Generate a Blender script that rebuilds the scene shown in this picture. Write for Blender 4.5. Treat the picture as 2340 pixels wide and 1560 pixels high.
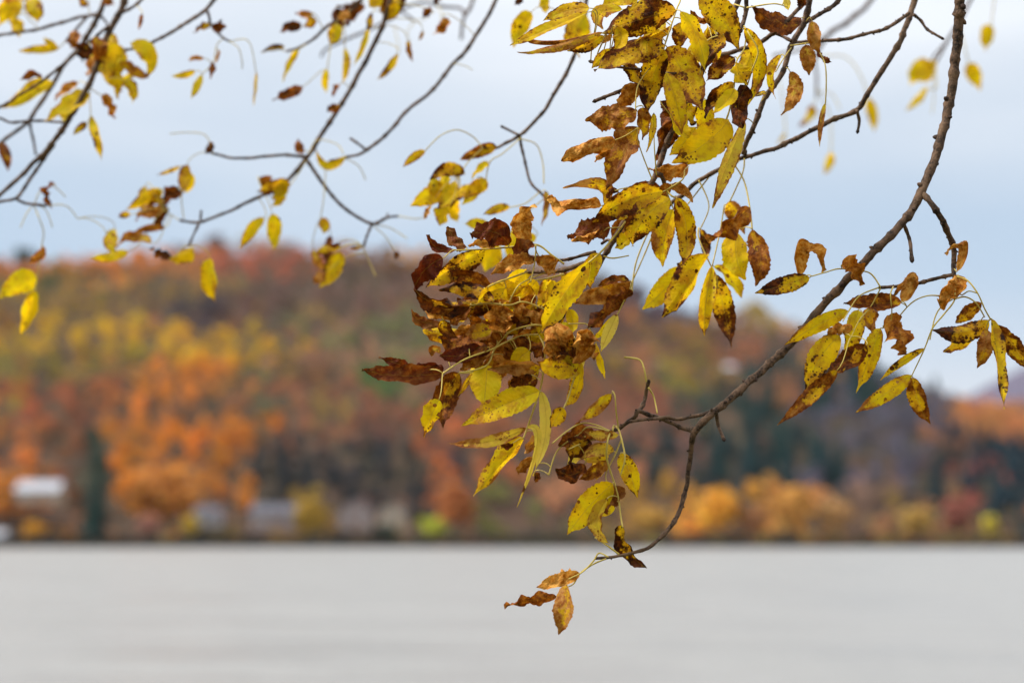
import bpy, math, random
import numpy as np
from mathutils import Vector, Matrix

for _o in list(bpy.data.objects):
    bpy.data.objects.remove(_o)
SC = bpy.context.scene
COL = SC.collection

# ------------------------------------------------------------------ camera
CAM = Vector((0.0, 0.0, 2.5))
PITCH = math.radians(7.9)
FPX = 3250.0                       # 50 mm on a 36 mm wide frame of 2340 px
FWD = Vector((0, math.cos(PITCH), math.sin(PITCH)))
UP = Vector((0, -math.sin(PITCH), math.cos(PITCH)))
RIGHT = Vector((1, 0, 0))
FOCUS = 1.55
cd = bpy.data.cameras.new('camera')
cd.lens = 50.0; cd.sensor_width = 36.0; cd.sensor_fit = 'HORIZONTAL'
cd.clip_start = 0.05; cd.clip_end = 20000
cd.dof.use_dof = True; cd.dof.focus_distance = FOCUS; cd.dof.aperture_fstop = 2.5
co = bpy.data.objects.new('camera', cd); COL.objects.link(co)
co.location = CAM; co.rotation_euler = (math.pi/2 + PITCH, 0, 0)
SC.camera = co

# ------------------------------------------------------------------ world: high overcast over a pale blue low sky
SUN_EL, SUN_AZ = math.radians(46), math.radians(262)     # azimuth clockwise from +Y (the view direction)
W = bpy.data.worlds.new('World'); SC.world = W; W.use_nodes = True
nt = W.node_tree; nt.nodes.clear()
def wn(t, **k):
    n = nt.nodes.new(t)
    for a, b in k.items(): setattr(n, a, b)
    return n
wout = wn('ShaderNodeOutputWorld'); wmix = wn('ShaderNodeMixShader')
sky = wn('ShaderNodeTexSky', sky_type='NISHITA', sun_disc=False, sun_elevation=SUN_EL, sun_rotation=SUN_AZ)
b1 = wn('ShaderNodeBackground'); b1.inputs[1].default_value = 0.10
nt.links.new(sky.outputs[0], b1.inputs[0])
tc = wn('ShaderNodeTexCoord'); sep = wn('ShaderNodeSeparateXYZ'); nt.links.new(tc.outputs['Generated'], sep.inputs[0])
mp = wn('ShaderNodeMapping'); mp.inputs['Scale'].default_value = (1.2, 1.2, 5.0); nt.links.new(tc.outputs['Generated'], mp.inputs[0])
ns = wn('ShaderNodeTexNoise'); ns.inputs['Scale'].default_value = 2.6; ns.inputs['Detail'].default_value = 3.0; ns.inputs['Roughness'].default_value = .45
nt.links.new(mp.outputs[0], ns.inputs['Vector'])
m1 = wn('ShaderNodeMath', operation='MULTIPLY_ADD'); m1.inputs[1].default_value = 0.15; nt.links.new(ns.outputs[0], m1.inputs[0])
m2 = wn('ShaderNodeMath', operation='SUBTRACT'); m2.inputs[1].default_value = 0.075
nt.links.new(sep.outputs[2], m2.inputs[0]); nt.links.new(m2.outputs[0], m1.inputs[2])
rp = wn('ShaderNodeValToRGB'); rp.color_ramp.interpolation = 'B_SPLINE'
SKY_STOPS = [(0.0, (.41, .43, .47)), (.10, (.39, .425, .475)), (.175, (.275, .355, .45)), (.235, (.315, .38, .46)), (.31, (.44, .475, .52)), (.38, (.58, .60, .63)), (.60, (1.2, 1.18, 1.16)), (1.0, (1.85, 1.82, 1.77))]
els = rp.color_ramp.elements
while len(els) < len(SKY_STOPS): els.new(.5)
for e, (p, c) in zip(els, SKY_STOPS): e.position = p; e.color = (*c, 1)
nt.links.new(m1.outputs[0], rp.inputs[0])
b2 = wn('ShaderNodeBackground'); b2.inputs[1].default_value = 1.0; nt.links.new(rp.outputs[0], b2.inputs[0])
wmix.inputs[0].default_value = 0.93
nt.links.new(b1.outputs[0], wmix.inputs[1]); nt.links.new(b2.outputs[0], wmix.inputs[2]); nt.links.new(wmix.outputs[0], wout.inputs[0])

sl = bpy.data.lights.new('sun', 'SUN'); sl.energy = 3.0; sl.angle = math.radians(14); sl.color = (1.0, .95, .87)
so = bpy.data.objects.new('sun', sl); COL.objects.link(so)
sd = Vector((math.sin(SUN_AZ)*math.cos(SUN_EL), math.cos(SUN_AZ)*math.cos(SUN_EL), math.sin(SUN_EL)))
so.location = (0, 0, 30); so.rotation_euler = sd.to_track_quat('Z', 'Y').to_euler()

SC.view_settings.view_transform = 'Standard'; SC.view_settings.look = 'None'
SC.view_settings.exposure = 0.85; SC.view_settings.gamma = 1.0; SC.view_settings.use_curve_mapping = False
SC.cycles.use_denoising = True
try: SC.cycles.denoiser = 'OPENIMAGEDENOISE'
except Exception: pass
SC.cycles.max_bounces = 8; SC.cycles.transparent_max_bounces = 8; SC.cycles.volume_bounces = 0

# ------------------------------------------------------------------ helpers
def at(px, py, d):
    """point seen at photograph pixel (px, py), d metres along the optical axis"""
    px, py, d = float(px), float(py), float(d)
    return CAM + (FWD + RIGHT*((px-1170)/FPX) + UP*((780-py)/FPX))*d
def pix(p):
    v = Vector(p) - CAM; d = v.dot(FWD)
    return 1170 + FPX*v.dot(RIGHT)/d, 780 - FPX*v.dot(UP)/d

class NB:
    """small node-graph builder"""
    def __init__(s, name):
        s.m = bpy.data.materials.new(name); s.m.use_nodes = True; s.t = s.m.node_tree; s.t.nodes.clear()
        s.out = s.t.nodes.new('ShaderNodeOutputMaterial')
    def n(s, typ, ins=None, **k):
        x = s.t.nodes.new(typ)
        for a, b in k.items(): setattr(x, a, b)
        for a, b in (ins or {}).items(): s.put(x, a, b)
        return x
    def put(s, x, a, b):
        i = x.inputs[a]
        if hasattr(b, 'is_linked'): s.t.links.new(b, i)
        elif isinstance(b, (tuple, list)) and len(b) == 3 and i.type == 'RGBA': i.default_value = (*b, 1)
        else: i.default_value = b
    def math(s, op, a, b=0.0, c=None, clamp=False):
        x = s.n('ShaderNodeMath', operation=op, use_clamp=clamp); s.put(x, 0, a); s.put(x, 1, b)
        if c is not None: s.put(x, 2, c)
        return x.outputs[0]
    def step(s, v, lo, hi):
        x = s.n('ShaderNodeMapRange', interpolation_type='SMOOTHSTEP'); s.put(x, 0, v); s.put(x, 1, lo); s.put(x, 2, hi); return x.outputs[0]
    def mix(s, f, a, b, blend='MIX'):
        x = s.n('ShaderNodeMix', data_type='RGBA', blend_type=blend); s.put(x, 0, f); s.put(x, 6, a); s.put(x, 7, b); return x.outputs[2]
    def noise(s, vec, scale, detail=2.0, rough=.5, dim='3D'):
        x = s.n('ShaderNodeTexNoise', noise_dimensions=dim); s.put(x, 'Scale', scale); s.put(x, 'Detail', detail); s.put(x, 'Roughness', rough)
        if vec is not None: s.put(x, 'Vector', vec)
        return x.outputs[0]
    def attr(s, name, out='Fac'):
        return s.n('ShaderNodeAttribute', attribute_name=name).outputs[out]
    def pos(s):
        return s.n('ShaderNodeNewGeometry').outputs['Position']
    def bump(s, h, strength, dist):
        x = s.n('ShaderNodeBump'); s.put(x, 'Height', h); x.inputs['Strength'].default_value = strength; x.inputs['Distance'].default_value = dist; return x.outputs[0]
    def surf(s, sock): s.t.links.new(sock, s.out.inputs['Surface']); return s.m
    def princ(s, col, rough=.7, spec=.3, normal=None):
        x = s.n('ShaderNodeBsdfPrincipled'); s.put(x, 'Base Color', col); s.put(x, 'Roughness', rough); s.put(x, 'Specular IOR Level', spec)
        if normal is not None: s.put(x, 'Normal', normal)
        return x.outputs[0]

def mesh_obj(name, verts, faces, mat=None, parent=None, smooth=True, attrs=None):
    me = bpy.data.meshes.new(name); me.from_pydata(verts, [], faces)
    if smooth: me.polygons.foreach_set('use_smooth', [True]*len(me.polygons))
    for an, (typ, data) in (attrs or {}).items():
        a = me.attributes.new(an, typ, 'POINT')
        a.data.foreach_set({'FLOAT': 'value', 'FLOAT_VECTOR': 'vector', 'FLOAT_COLOR': 'color'}[typ], np.asarray(data, dtype=np.float32).ravel())
    if mat: me.materials.append(mat)
    o = bpy.data.objects.new(name, me); COL.objects.link(o)
    if parent is not None: adopt(o, parent)
    return o
def adopt(o, parent):
    o.parent = parent
    o.matrix_parent_inverse = Matrix.Translation(-ORG.get(parent.name, Vector((0, 0, 0))))
ORG = {}
def tag(o, label=None, cat=None, group=None, kind=None):
    for k, v in (('label', label), ('category', cat), ('group', group), ('kind', kind)):
        if v: o[k] = v
    return o
def thing(name, label, cat, loc, group=None):
    o = bpy.data.objects.new(name, None); COL.objects.link(o); o.location = loc; o.empty_display_size = .2
    ORG[o.name] = Vector(loc); tag(o, label, cat, group); return o

# ------------------------------------------------------------------ materials
def mat_leaf():
    b = NB('autumn_leaf')
    lc = b.attr('lc', 'Vector'); br = b.attr('brown'); ed = b.attr('edge'); tt = b.attr('along'); red = b.attr('red'); pale = b.attr('pale')
    sx = b.n('ShaderNodeSeparateXYZ', {0: lc}); u, v = sx.outputs[0], sx.outputs[1]
    av = b.math('ABSOLUTE', v)
    fine = b.noise(lc, 5.0, 3.0, .6)
    big = b.noise(lc, .50, 3.0, .55)
    # large dead blotches, more of them towards margin and tip
    e2 = b.math('MULTIPLY', ed, ed)
    t2 = b.math('POWER', tt, 3.0)
    s = b.math('MULTIPLY_ADD', e2, .16, big)
    s = b.math('MULTIPLY_ADD', t2, .16, s)
    s = b.math('MULTIPLY_ADD', br, .62, s)
    s = b.math('MULTIPLY_ADD', fine, .16, s)
    blot = b.step(s, .94, 1.02); amber = b.step(s, .80, .98)
    # round dark spots and fine specks
    vo = b.n('ShaderNodeTexVoronoi', {'Vector': lc, 'Scale': .95, 'Randomness': 1.0})
    cs = b.n('ShaderNodeSeparateColor', {0: vo.outputs['Color']})
    rad = b.math('MULTIPLY_ADD', b.math('POWER', cs.outputs[1], 2.0), .30, .03)
    wob = b.math('MULTIPLY_ADD', fine, .20, b.math('SUBTRACT', vo.outputs['Distance'], .10))
    inside = b.step(b.math('SUBTRACT', rad, wob), 0.0, .03)
    spot = b.math('MULTIPLY', inside, b.math('GREATER_THAN', cs.outputs[0], .52))
    vf = b.n('ShaderNodeTexVoronoi', {'Vector': lc, 'Scale': 3.0, 'Randomness': 1.0})
    cf = b.n('ShaderNodeSeparateColor', {0: vf.outputs['Color']})
    region = b.noise(lc, .7, 1.0)
    srad = b.math('MULTIPLY', b.math('MULTIPLY_ADD', region, 1.5, -.30), b.step(s, .62, .90))
    srad = b.math('MULTIPLY', srad, cf.outputs[0])
    speck = b.step(b.math('SUBTRACT', srad, vf.outputs['Distance']), -.03, .05)
    anyb = b.math('GREATER_THAN', br, .03)
    mask = b.math('MAXIMUM', blot, b.math('MULTIPLY', b.math('MAXIMUM', spot, b.math('MULTIPLY', speck, .9)), anyb), clamp=True)
    # live colour
    hue = b.noise(lc, .35, 2.0)
    yel = b.mix(b.step(hue, .35, .65), (.66, .52, .006), (.82, .54, .004))
    yel = b.mix(b.math('MULTIPLY', b.step(b.math('MULTIPLY_ADD', br, .22, b.noise(lc, .8, 3.0, .6)), .50, .76), .85), yel, (.46, .22, .012))
    yel = b.mix(b.math('MULTIPLY', amber, .6), yel, (.50, .21, .008))
    yel = b.mix(pale, yel, (.80, .66, .15))
    # dead colour
    dn = b.math('MULTIPLY_ADD', b.attr('tone'), .34, b.math('SUBTRACT', b.noise(lc, 1.3, 5.0, .68), .15))
    dr = b.n('ShaderNodeValToRGB', {0: dn}); r = dr.color_ramp
    r.elements[0].position = .30; r.elements[0].color = (.040, .010, .002, 1)
    r.elements[1].position = .74; r.elements[1].color = (.64, .36, .08, 1)
    e = r.elements.new(.47); e.color = (.20, .055, .004, 1)
    e = r.elements.new(.60); e.color = (.42, .16, .010, 1)
    light = b.mix(b.step(br, .55, .95), (.60, .50, .50), (1.1, 1.0, .9))
    dead = b.mix(1.0, dr.outputs[0], light, 'MULTIPLY')
    dead = b.mix(red, dead, (.10, .012, .004))
    col = b.mix(mask, yel, dead)
    # midrib and side veins
    rib = b.math('SUBTRACT', 1.0, b.step(av, .025, .06))
    wv = b.math('SINE', b.math('MULTIPLY', b.math('MULTIPLY_ADD', av, -.95, u), 9.5))
    vein = b.step(wv, .90, 1.0)
    col = b.mix(b.math('MULTIPLY', rib, b.math('MULTIPLY_ADD', mask, -.32, .45)), col, (.55, .38, .05))
    col = b.mix(b.math('MULTIPLY', vein, .07), col, (.35, .22, .03))
    h = b.math('MULTIPLY_ADD', rib, 1.0, b.math('MULTIPLY', wv, .07))
    h = b.math('MULTIPLY_ADD', b.noise(lc, 2.5, 3.0, .6), b.math('MULTIPLY_ADD', br, 2.4, .5), h)
    nrm = b.bump(h, .7, .0014)
    d = b.princ(col, .60, .18, nrm)
    tr = b.n('ShaderNodeBsdfTranslucent', {'Color': b.mix(.35, col, b.mix(1.0, col, (1.0, .80, .30), 'MULTIPLY')), 'Normal': nrm})
    ms = b.n('ShaderNodeMixShader', {0: b.math('MULTIPLY_ADD', mask, -.22, .56), 1: d, 2: tr.outputs[0]})
    return b.surf(ms.outputs[0])

def mat_bark(name, dark, light, scale=1.0):
    b = NB(name); p = b.pos()
    n1 = b.noise(p, 90*scale, 4, .65); n2 = b.noise(p, 420*scale, 2, .6); n3 = b.noise(p, 22*scale, 2)
    col = b.mix(b.step(b.math('MULTIPLY_ADD', n2, .5, n1), .55, .95), dark, light)
    col = b.mix(b.math('MULTIPLY', b.step(n3, .5, .7), .35), col, (.16, .10, .05))
    vo = b.n('ShaderNodeTexVoronoi', {'Vector': p, 'Scale': 260*scale})
    lent = b.step(vo.outputs['Distance'], .22, .10)
    col = b.mix(b.math('MULTIPLY', lent, .4), col, (.22, .17, .12))
    h = b.math('MULTIPLY_ADD', n2, .5, n1)
    return b.surf(b.princ(col, .75, .25, b.bump(h, .7, .0015/scale)))

def mat_simple(name, c1, c2, scale, rough=.8, spec=.2, bump=0.0, bscale=None):
    b = NB(name); p = b.pos()
    n = b.noise(p, scale, 4, .6)
    col = b.mix(b.step(n, .3, .7), c1, c2)
    nr = b.bump(b.noise(p, bscale or scale*3, 3), .6, bump) if bump else None
    return b.surf(b.princ(col, rough, spec, nr))

M = {}
M['leaf'] = mat_leaf()
M['bark'] = mat_bark('branch_bark', (.014, .008, .005), (.150, .086, .050))
M['stalk'] = mat_simple('leaf_stalk_skin', (.42, .31, .05), (.55, .42, .10), 60, .55, .3)
M['bud'] = mat_simple('bud_scale', (.020, .013, .010), (.06, .035, .025), 300)
M['trunk'] = mat_bark('trunk_bark', (.05, .04, .032), (.17, .14, .11), .12)
# ------------------------------------------------------------------ terrain, lake, near bank
RIDGE = 860.0
SHORE = 424.0
SKYLINE = [(-900, 640), (-300, 600), (0, 592), (150, 585), (260, 566), (400, 566), (560, 566), (640, 572), (700, 588), (900, 600), (1100, 592), (1250, 596),
           (1380, 622), (1450, 655), (1520, 702), (1600, 722), (1740, 728), (1800, 755), (1870, 792), (1950, 832), (2000, 862), (2060, 892), (2120, 908),
           (2200, 926), (2340, 926), (2700, 940), (3300, 960)]
def elev_tan(py): return math.tan(PITCH + math.atan((780-py)/FPX))
_su = [(p-1170)/FPX*RIDGE for p, _ in SKYLINE]
_sh = [2 + RIDGE*elev_tan(y) - 4.5 for _, y in SKYLINE]
_rng = np.random.default_rng(7)
_ph = _rng.uniform(0, 6.28, (8, 2)); _fr = _rng.uniform(.006, .03, (8, 2))
def ground_z(X, Y):
    X = np.asarray(X, float); Y = np.asarray(Y, float)
    H = np.interp(X, _su, _sh)
    s = np.clip((Y-468)/(RIDGE-468), 0, None)
    prof = np.where(s < 1, np.clip(s, 0, 1)**.92, np.clip(1 - .35*(s-1), .35, 1))
    bumps = sum(np.sin(X*_fr[i, 0]+_ph[i, 0])*np.sin(Y*_fr[i, 1]+_ph[i, 1]) for i in range(8))
    shore = np.clip((Y-SHORE)/8.0, 0, 1)*1.4 - .35
    far = 470*np.exp(-(((X-1500)/700)**2)) * np.exp(-(((Y-3100)/500)**2))
    return shore + (H-1)*prof + bumps*1.6*np.clip(s*4, 0, 1) + np.clip((Y-430)/40, 0, 1)*1.2 + far
xs = np.concatenate([np.linspace(-3200, -700, 16), np.linspace(-660, 660, 111), np.linspace(700, 3200, 30)])
ys = np.concatenate([np.linspace(SHORE, 470, 12), np.linspace(478, 1000, 60), np.linspace(1040, 4600, 40)])
XX, YY = np.meshgrid(xs, ys); ZZ = ground_z(XX, YY)
vv = np.stack([XX, YY, ZZ], -1).reshape(-1, 3).tolist()
nx = len(xs)
ff = [(j*nx+i, j*nx+i+1, (j+1)*nx+i+1, (j+1)*nx+i) for j in range(len(ys)-1) for i in range(nx-1)]
bt = NB('woodland_floor'); p_ = bt.pos()
c_ = bt.mix(bt.step(bt.noise(p_, .03, 4, .6), .35, .65), (.060, .038, .028), (.048, .040, .026))
c_ = bt.mix(bt.step(bt.noise(p_, .09, 3), .5, .7), c_, (.085, .050, .032))
c_ = bt.mix(bt.step(bt.n('ShaderNodeSeparateXYZ', {0: p_}).outputs[1], 1500, 2400), c_, (.085, .075, .11))  # distant hill: bare-wood grey, with the purple of haze mixed into its colour
M['floor'] = bt.surf(bt.princ(c_, .95, .05, bt.bump(bt.noise(p_, .2, 4), .5, 1.0)))
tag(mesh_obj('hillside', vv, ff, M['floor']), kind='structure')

b_ = NB('lake_water'); p_ = b_.pos()
mp_ = b_.n('ShaderNodeMapping', {0: p_}); mp_.inputs['Scale'].default_value = (.35, 1.0, 1.0)
mp2 = b_.n('ShaderNodeMapping', {0: p_}); mp2.inputs['Scale'].default_value = (.10, .55, 1.0); gust = b_.step(b_.noise(mp2.outputs[0], 1.0, 4, .6), .36, .64)
w1 = b_.noise(mp_.outputs[0], 1.1, 4, .6); w2 = b_.noise(mp_.outputs[0], .12, 3, .55); w3 = b_.noise(mp_.outputs[0], 6.0, 2, .5)
hh = b_.math('MULTIPLY_ADD', w2, 6.0, b_.math('MULTIPLY_ADD', w3, .18, w1))
x_ = b_.n('ShaderNodeBsdfPrincipled', {'Base Color': (.172, .172, .168), 'Roughness': b_.math('MULTIPLY_ADD', gust, .22, .29), 'IOR': 1.9, 'Specular IOR Level': .5, 'Normal': b_.bump(hh, .8, .5)})
M['water'] = b_.surf(x_.outputs[0])
tag(mesh_obj('lake', [(-3200, 7, 0), (3200, 7, 0), (3200, SHORE+14, 0), (-3200, SHORE+14, 0)], [(0, 1, 2, 3)], M['water'], smooth=False), kind='structure')

M['bank'] = mat_simple('bank_turf', (.06, .075, .025), (.11, .085, .04), 1.3, .95, .05, .02, 14)
gx = np.linspace(-60, 60, 61); gy = np.concatenate([np.linspace(-80, -4, 16), np.linspace(-3, 9, 19)])
GX, GY = np.meshgrid(gx, gy)
GZ = .82 + .05*np.sin(GX*.9+GY*.4) + .04*np.sin(GX*2.3-GY*1.1) - np.clip((GY-3.5)/4.5, 0, 1.2)*.75 + np.clip((-GY-6)/30, 0, 3)*.6
vv = np.stack([GX, GY, GZ], -1).reshape(-1, 3).tolist(); n_ = len(gx)
tag(mesh_obj('near_bank', vv, [(j*n_+i, j*n_+i+1, (j+1)*n_+i+1, (j+1)*n_+i) for j in range(len(gy)-1) for i in range(n_-1)], M['bank']), kind='structure')

# ------------------------------------------------------------------ foliage templates
def crown_template(seed, kind):
    """leaf-clump triangles spread through a crown of unit height and unit half width; returns tris (n,3,3)"""
    r = np.random.default_rng(seed); T = []
    if kind == 'conifer':
        for k in range(120):
            h = r.uniform(.06, 1)**1.0; rad = (1-h)*.95+.05; a = r.uniform(0, 6.283); q = rad*r.uniform(.35, 1)
            c = np.array([q*math.cos(a), q*math.sin(a), h]); out = np.array([math.cos(a), math.sin(a), -.25]); side = np.array([-math.sin(a), math.cos(a), r.uniform(-.2, .2)])
            s = .34*(1-h)+.10
            T.append([c-out*s*.5, c+out*s*.55+side*s*.5-np.array([0, 0, .03]), c+out*s*.55-side*s*.5-np.array([0, 0, .03])])
    else:
        lobes = [(r.uniform(-.5, .5), r.uniform(-.5, .5), r.uniform(.30, .85), r.uniform(.30, .52)) for _ in range(9)]
        for k in range(150):
            x, y, z, q = lobes[r.integers(len(lobes))]
            d = r.normal(size=3); d /= np.linalg.norm(d); d[2] = d[2]*.75+.12
            c = np.array([x, y, z]) + d*np.array([q, q, q*.42])*r.uniform(.6, 1.0)
            a = r.normal(size=3); a -= d*a.dot(d)*.6; a /= np.linalg.norm(a); bb = np.cross(d, a)
            s = r.uniform(.09, .19)
            sc = np.array([1, 1, .45])
            T.append([c-a*s*sc, c+(a*.6+bb)*s*sc, c+(a*.6-bb)*s*sc])
    return np.array(T)
TPL = {k: [crown_template(i*13+5, k) for i in range(6)] for k in ('broad', 'conifer')}

bf = NB('woodland_foliage'); pf = bf.pos()
cf_ = bf.attr('tint', 'Color')
jit = bf.math('MULTIPLY_ADD', bf.noise(pf, .9, 2), 1.1, .45)
cj = bf.n('ShaderNodeCombineColor', {0: jit, 1: jit, 2: jit}).outputs[0]
ccol = bf.mix(1.0, cf_, cj, 'MULTIPLY')
msf = bf.n('ShaderNodeMixShader', {0: .3, 1: bf.princ(ccol, .85, .1), 2: bf.n('ShaderNodeBsdfTranslucent', {'Color': ccol}).outputs[0]})
M['foliage'] = bf.surf(msf.outputs[0])

def soup(name, tris, cols, mat, parent=None):
    tris = np.asarray(tris, np.float32); n = len(tris)
    me = bpy.data.meshes.new(name)
    me.vertices.add(n*3); me.vertices.foreach_set('co', tris.ravel())
    me.loops.add(n*3); me.loops.foreach_set('vertex_index', np.arange(n*3, dtype=np.int32))
    me.polygons.add(n); me.polygons.foreach_set('loop_start', np.arange(0, n*3, 3, dtype=np.int32))
    me.update(calc_edges=True)
    a = me.attributes.new('tint', 'FLOAT_COLOR', 'POINT')
    c4 = np.ones((n*3, 4), np.float32); c4[:, :3] = np.repeat(np.asarray(cols, np.float32), 3, axis=0); a.data.foreach_set('color', c4.ravel())
    me.materials.append(mat)
    o = bpy.data.objects.new(name, me); COL.objects.link(o)
    if parent is not None: adopt(o, parent)
    return o

# species colours by where they grow on the hill: (pixel x, y, radius x, y, colour, conifer share, weight)
PATCH = [
 (420, 776, 260, 26, (.66, .42, .035), 0, 4.0), (250, 790, 110, 26, (.52, .40, .05), 0, 2.0), (130, 830, 150, 30, (.30, .23, .06), 0, 1.2),
 (370, 1015, 140, 110, (.66, .25, .03), 0, 4.5), (430, 915, 140, 60, (.60, .24, .04), 0, 2.0), (260, 900, 90, 60, (.44, .17, .06), 0, 1.4),
 (170, 597, 190, 24, (.60, .24, .06), 0, 4.0), (190, 634, 110, 20, (.11, .13, .045), .1, 2.2), (110, 675, 150, 36, (.36, .24, .06), 0, 1.8),
 (400, 640, 140, 34, (.30, .19, .08), 0, 1.2), (620, 605, 90, 26, (.46, .15, .085), 0, 2.2), (480, 735, 70, 46, (.085, .065, .085), .3, 2.2),
 (640, 680, 130, 50, (.21, .13, .10), 0, .8), (860, 660, 150, 50, (.23, .14, .11), 0, .9), (780, 800, 190, 60, (.36, .21, .12), 0, .8), (700, 770, 60, 30, (.26, .26, .10), 0, 1.2), (930, 760, 70, 30, (.22, .24, .10), 0, 1.2),
 (560, 700, 50, 40, (.20, .10, .09), 0, 1.2), (860, 862, 55, 34, (.11, .20, .06), 0, 2.6), (640, 850, 110, 36, (.36, .20, .07), 0, 1.6), (600, 900, 40, 40, (.2, .2, .11), 0, 1.4),
 (760, 930, 130, 60, (.34, .15, .08), 0, 1.4), (800, 1060, 200, 55, (.030, .036, .042), .6, 5.0), (1030, 1060, 55, 70, (.55, .17, .05), 0, 2.4),
 (560, 960, 70, 90, (.24, .13, .05), 0, 1.4), (560, 1080, 60, 50, (.14, .085, .07), 0, 1.6), (220, 1090, 42, 90, (.030, .055, .045), .8, 3.0), (140, 1000, 60, 90, (.24, .10, .05), 0, 1.6),
 (20, 1030, 70, 90, (.56, .22, .055), 0, 2.2), (75, 905, 60, 40, (.50, .16, .07), 0, 1.6), (0, 930, 60, 50, (.40, .25, .05), 0, 1.4), (20, 1130, 50, 40, (.40, .10, .06), 0, 1.8),
 (1060, 900, 120, 60, (.34, .14, .08), 0, 1.3), (950, 980, 110, 50, (.28, .13, .09), 0, 1.2), (1130, 1100, 90, 50, (.12, .085, .085), .2, 1.6), (1150, 1010, 90, 60, (.44, .17, .07), 0, 1.4),
 (1500, 770, 100, 40, (.34, .18, .07), 0, 1.5), (1480, 700, 90, 30, (.11, .075, .085), .3, 2.4), (1560, 820, 120, 40, (.32, .20, .06), 0, 1.4), (1730, 722, 40, 16, (.42, .30, .09), 0, 2.4),
 (1640, 780, 90, 36, (.24, .10, .08), 0, 1.2), (1720, 800, 70, 26, (.42, .17, .09), 0, 1.6), (1570, 860, 50, 30, (.36, .28, .05), 0, 2.0), (1600, 890, 60, 36, (.13, .12, .07), .3, 1.4),
 (1450, 930, 140, 70, (.34, .14, .08), 0, 1.4), (1600, 990, 90, 60, (.20, .10, .08), 0, 1.3), (1800, 850, 80, 40, (.30, .14, .07), .1, 1.4),
 (1760, 880, 70, 40, (.05, .075, .065), .6, 2.0), (1900, 880, 100, 46, (.020, .048, .050), .9, 4.5), (1720, 975, 100, 62, (.022, .050, .050), .9, 5.0), (1800, 1035, 160, 40, (.016, .042, .048), .95, 6.0), (1640, 1040, 60, 40, (.05, .055, .06), .6, 1.8),
 (2000, 985, 115, 75, (.125, .115, .15), 0, 8.0), (2060, 915, 60, 30, (.03, .055, .05), .8, 2.0), (1960, 1060, 110, 34, (.15, .11, .12), 0, 1.8),
 (2250, 1060, 130, 55, (.016, .036, .050), .95, 6.0), (2160, 1040, 40, 60, (.30, .16, .09), 0, 1.6), (2280, 955, 110, 36, (.50, .22, .08), 0, 4.0), (2180, 1120, 60, 36, (.26, .09, .07), 0, 1.4), (2250, 1120, 40, 40, (.30, .09, .08), 0, 1.6),
 (1640, 1130, 70, 50, (.66, .34, .05), 0, 3.0), (1810, 1130, 90, 56, (.54, .28, .07), 0, 2.6), (1470, 1150, 90, 36, (.44, .26, .06), 0, 1.8), (1940, 1170, 80, 36, (.40, .22, .08), 0, 1.4), (2100, 1180, 130, 34, (.32, .19, .09), 0, 1.4),
 (1100, 1165, 140, 36, (.20, .20, .06), 0, 1.8), (990, 1190, 46, 36, (.34, .34, .06), 0, 2.2), (720, 1140, 50, 50, (.36, .23, .05), 0, 2.0), (480, 1190, 90, 30, (.20, .17, .07), 0, 1.4), (280, 1180, 80, 40, (.20, .13, .07), .1, 1.4), (90, 1190, 40, 20, (.50, .27, .05), 0, 2.0),
]
P_ = np.array([(a, b, c, d, w) for a, b, c, d, _, _, w in PATCH]); PC = np.array([c for *_, c, _, _ in PATCH]); PK = np.array([k for *_, k, _ in PATCH])
BASE = np.array([(.42, .18, .055), (.32, .15, .07), (.25, .16, .12), (.30, .20, .065), (.46, .25, .065), (.20, .12, .085), (.38, .18, .09), (.12, .10, .07)])
rng = np.random.default_rng(11)
CELL = rng.uniform((-700, 440), (760, 960), (1500, 2)); CELL_R = rng.integers(1, 1 << 30, 1500)
def species(px, py, x, y):
    """colour and kind of the stand of trees growing around x, y"""
    ci = int(np.argmin((CELL[:, 0]-x)**2+(CELL[:, 1]-y)**2)); g_ = np.random.default_rng(CELL_R[ci])
    g = np.exp(-(((px-P_[:, 0])/P_[:, 2])**2 + ((py-P_[:, 1])/P_[:, 3])**2))*P_[:, 4]
    tot = g.sum(); share = min(.94, tot/(tot+.16))
    u = g_.random(3); lum = g_.uniform(.65, 1.35)
    if rng.random() < .15: u = rng.random(3)
    if u[0] < share:
        i = min(int(np.searchsorted(np.cumsum(g/tot), u[1])), len(g)-1); c = PC[i]*(lum**.35)*rng.uniform(.8, 1.2)
        return c*rng.uniform(.92, 1.08, 3), u[2] < PK[i]
    return BASE[int(u[1]*len(BASE)) % len(BASE)]*lum*rng.uniform(.75, 1.25), u[2] < .05

# ------------------------------------------------------------------ houses along the far shore
HOUSES = []      # footprints, kept clear of trees
M['siding'] = mat_simple('white_siding', (.36, .36, .36), (.44, .44, .43), .8, .7)
M['cream'] = mat_simple('cream_wall', (.32, .25, .18), (.38, .30, .22), .8, .8)
M['rosewall'] = mat_simple('pinkish_wall', (.22, .17, .16), (.28, .21, .19), .8, .8)
M['greywall'] = mat_simple('grey_wall', (.26, .26, .28), (.34, .34, .35), .8, .8)
M['metalroof'] = mat_simple('pale_metal_roof', (.26, .27, .31), (.34, .35, .39), .5, .5, .4)
M['greyroof'] = mat_simple('grey_shingle_roof', (.065, .065, .085), (.10, .10, .12), .9, .85)
M['glass'] = mat_simple('window_glass', (.03, .04, .05), (.06, .07, .09), .4, .15, .5)
M['trim'] = mat_simple('white_trim', (.68, .68, .66), (.76, .76, .74), 1, .6)
M['door'] = mat_simple('brown_door', (.12, .06, .04), (.16, .08, .05), 2, .6)
M['brickch'] = mat_simple('chimney_brick', (.22, .09, .06), (.30, .13, .09), 3, .9)
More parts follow.
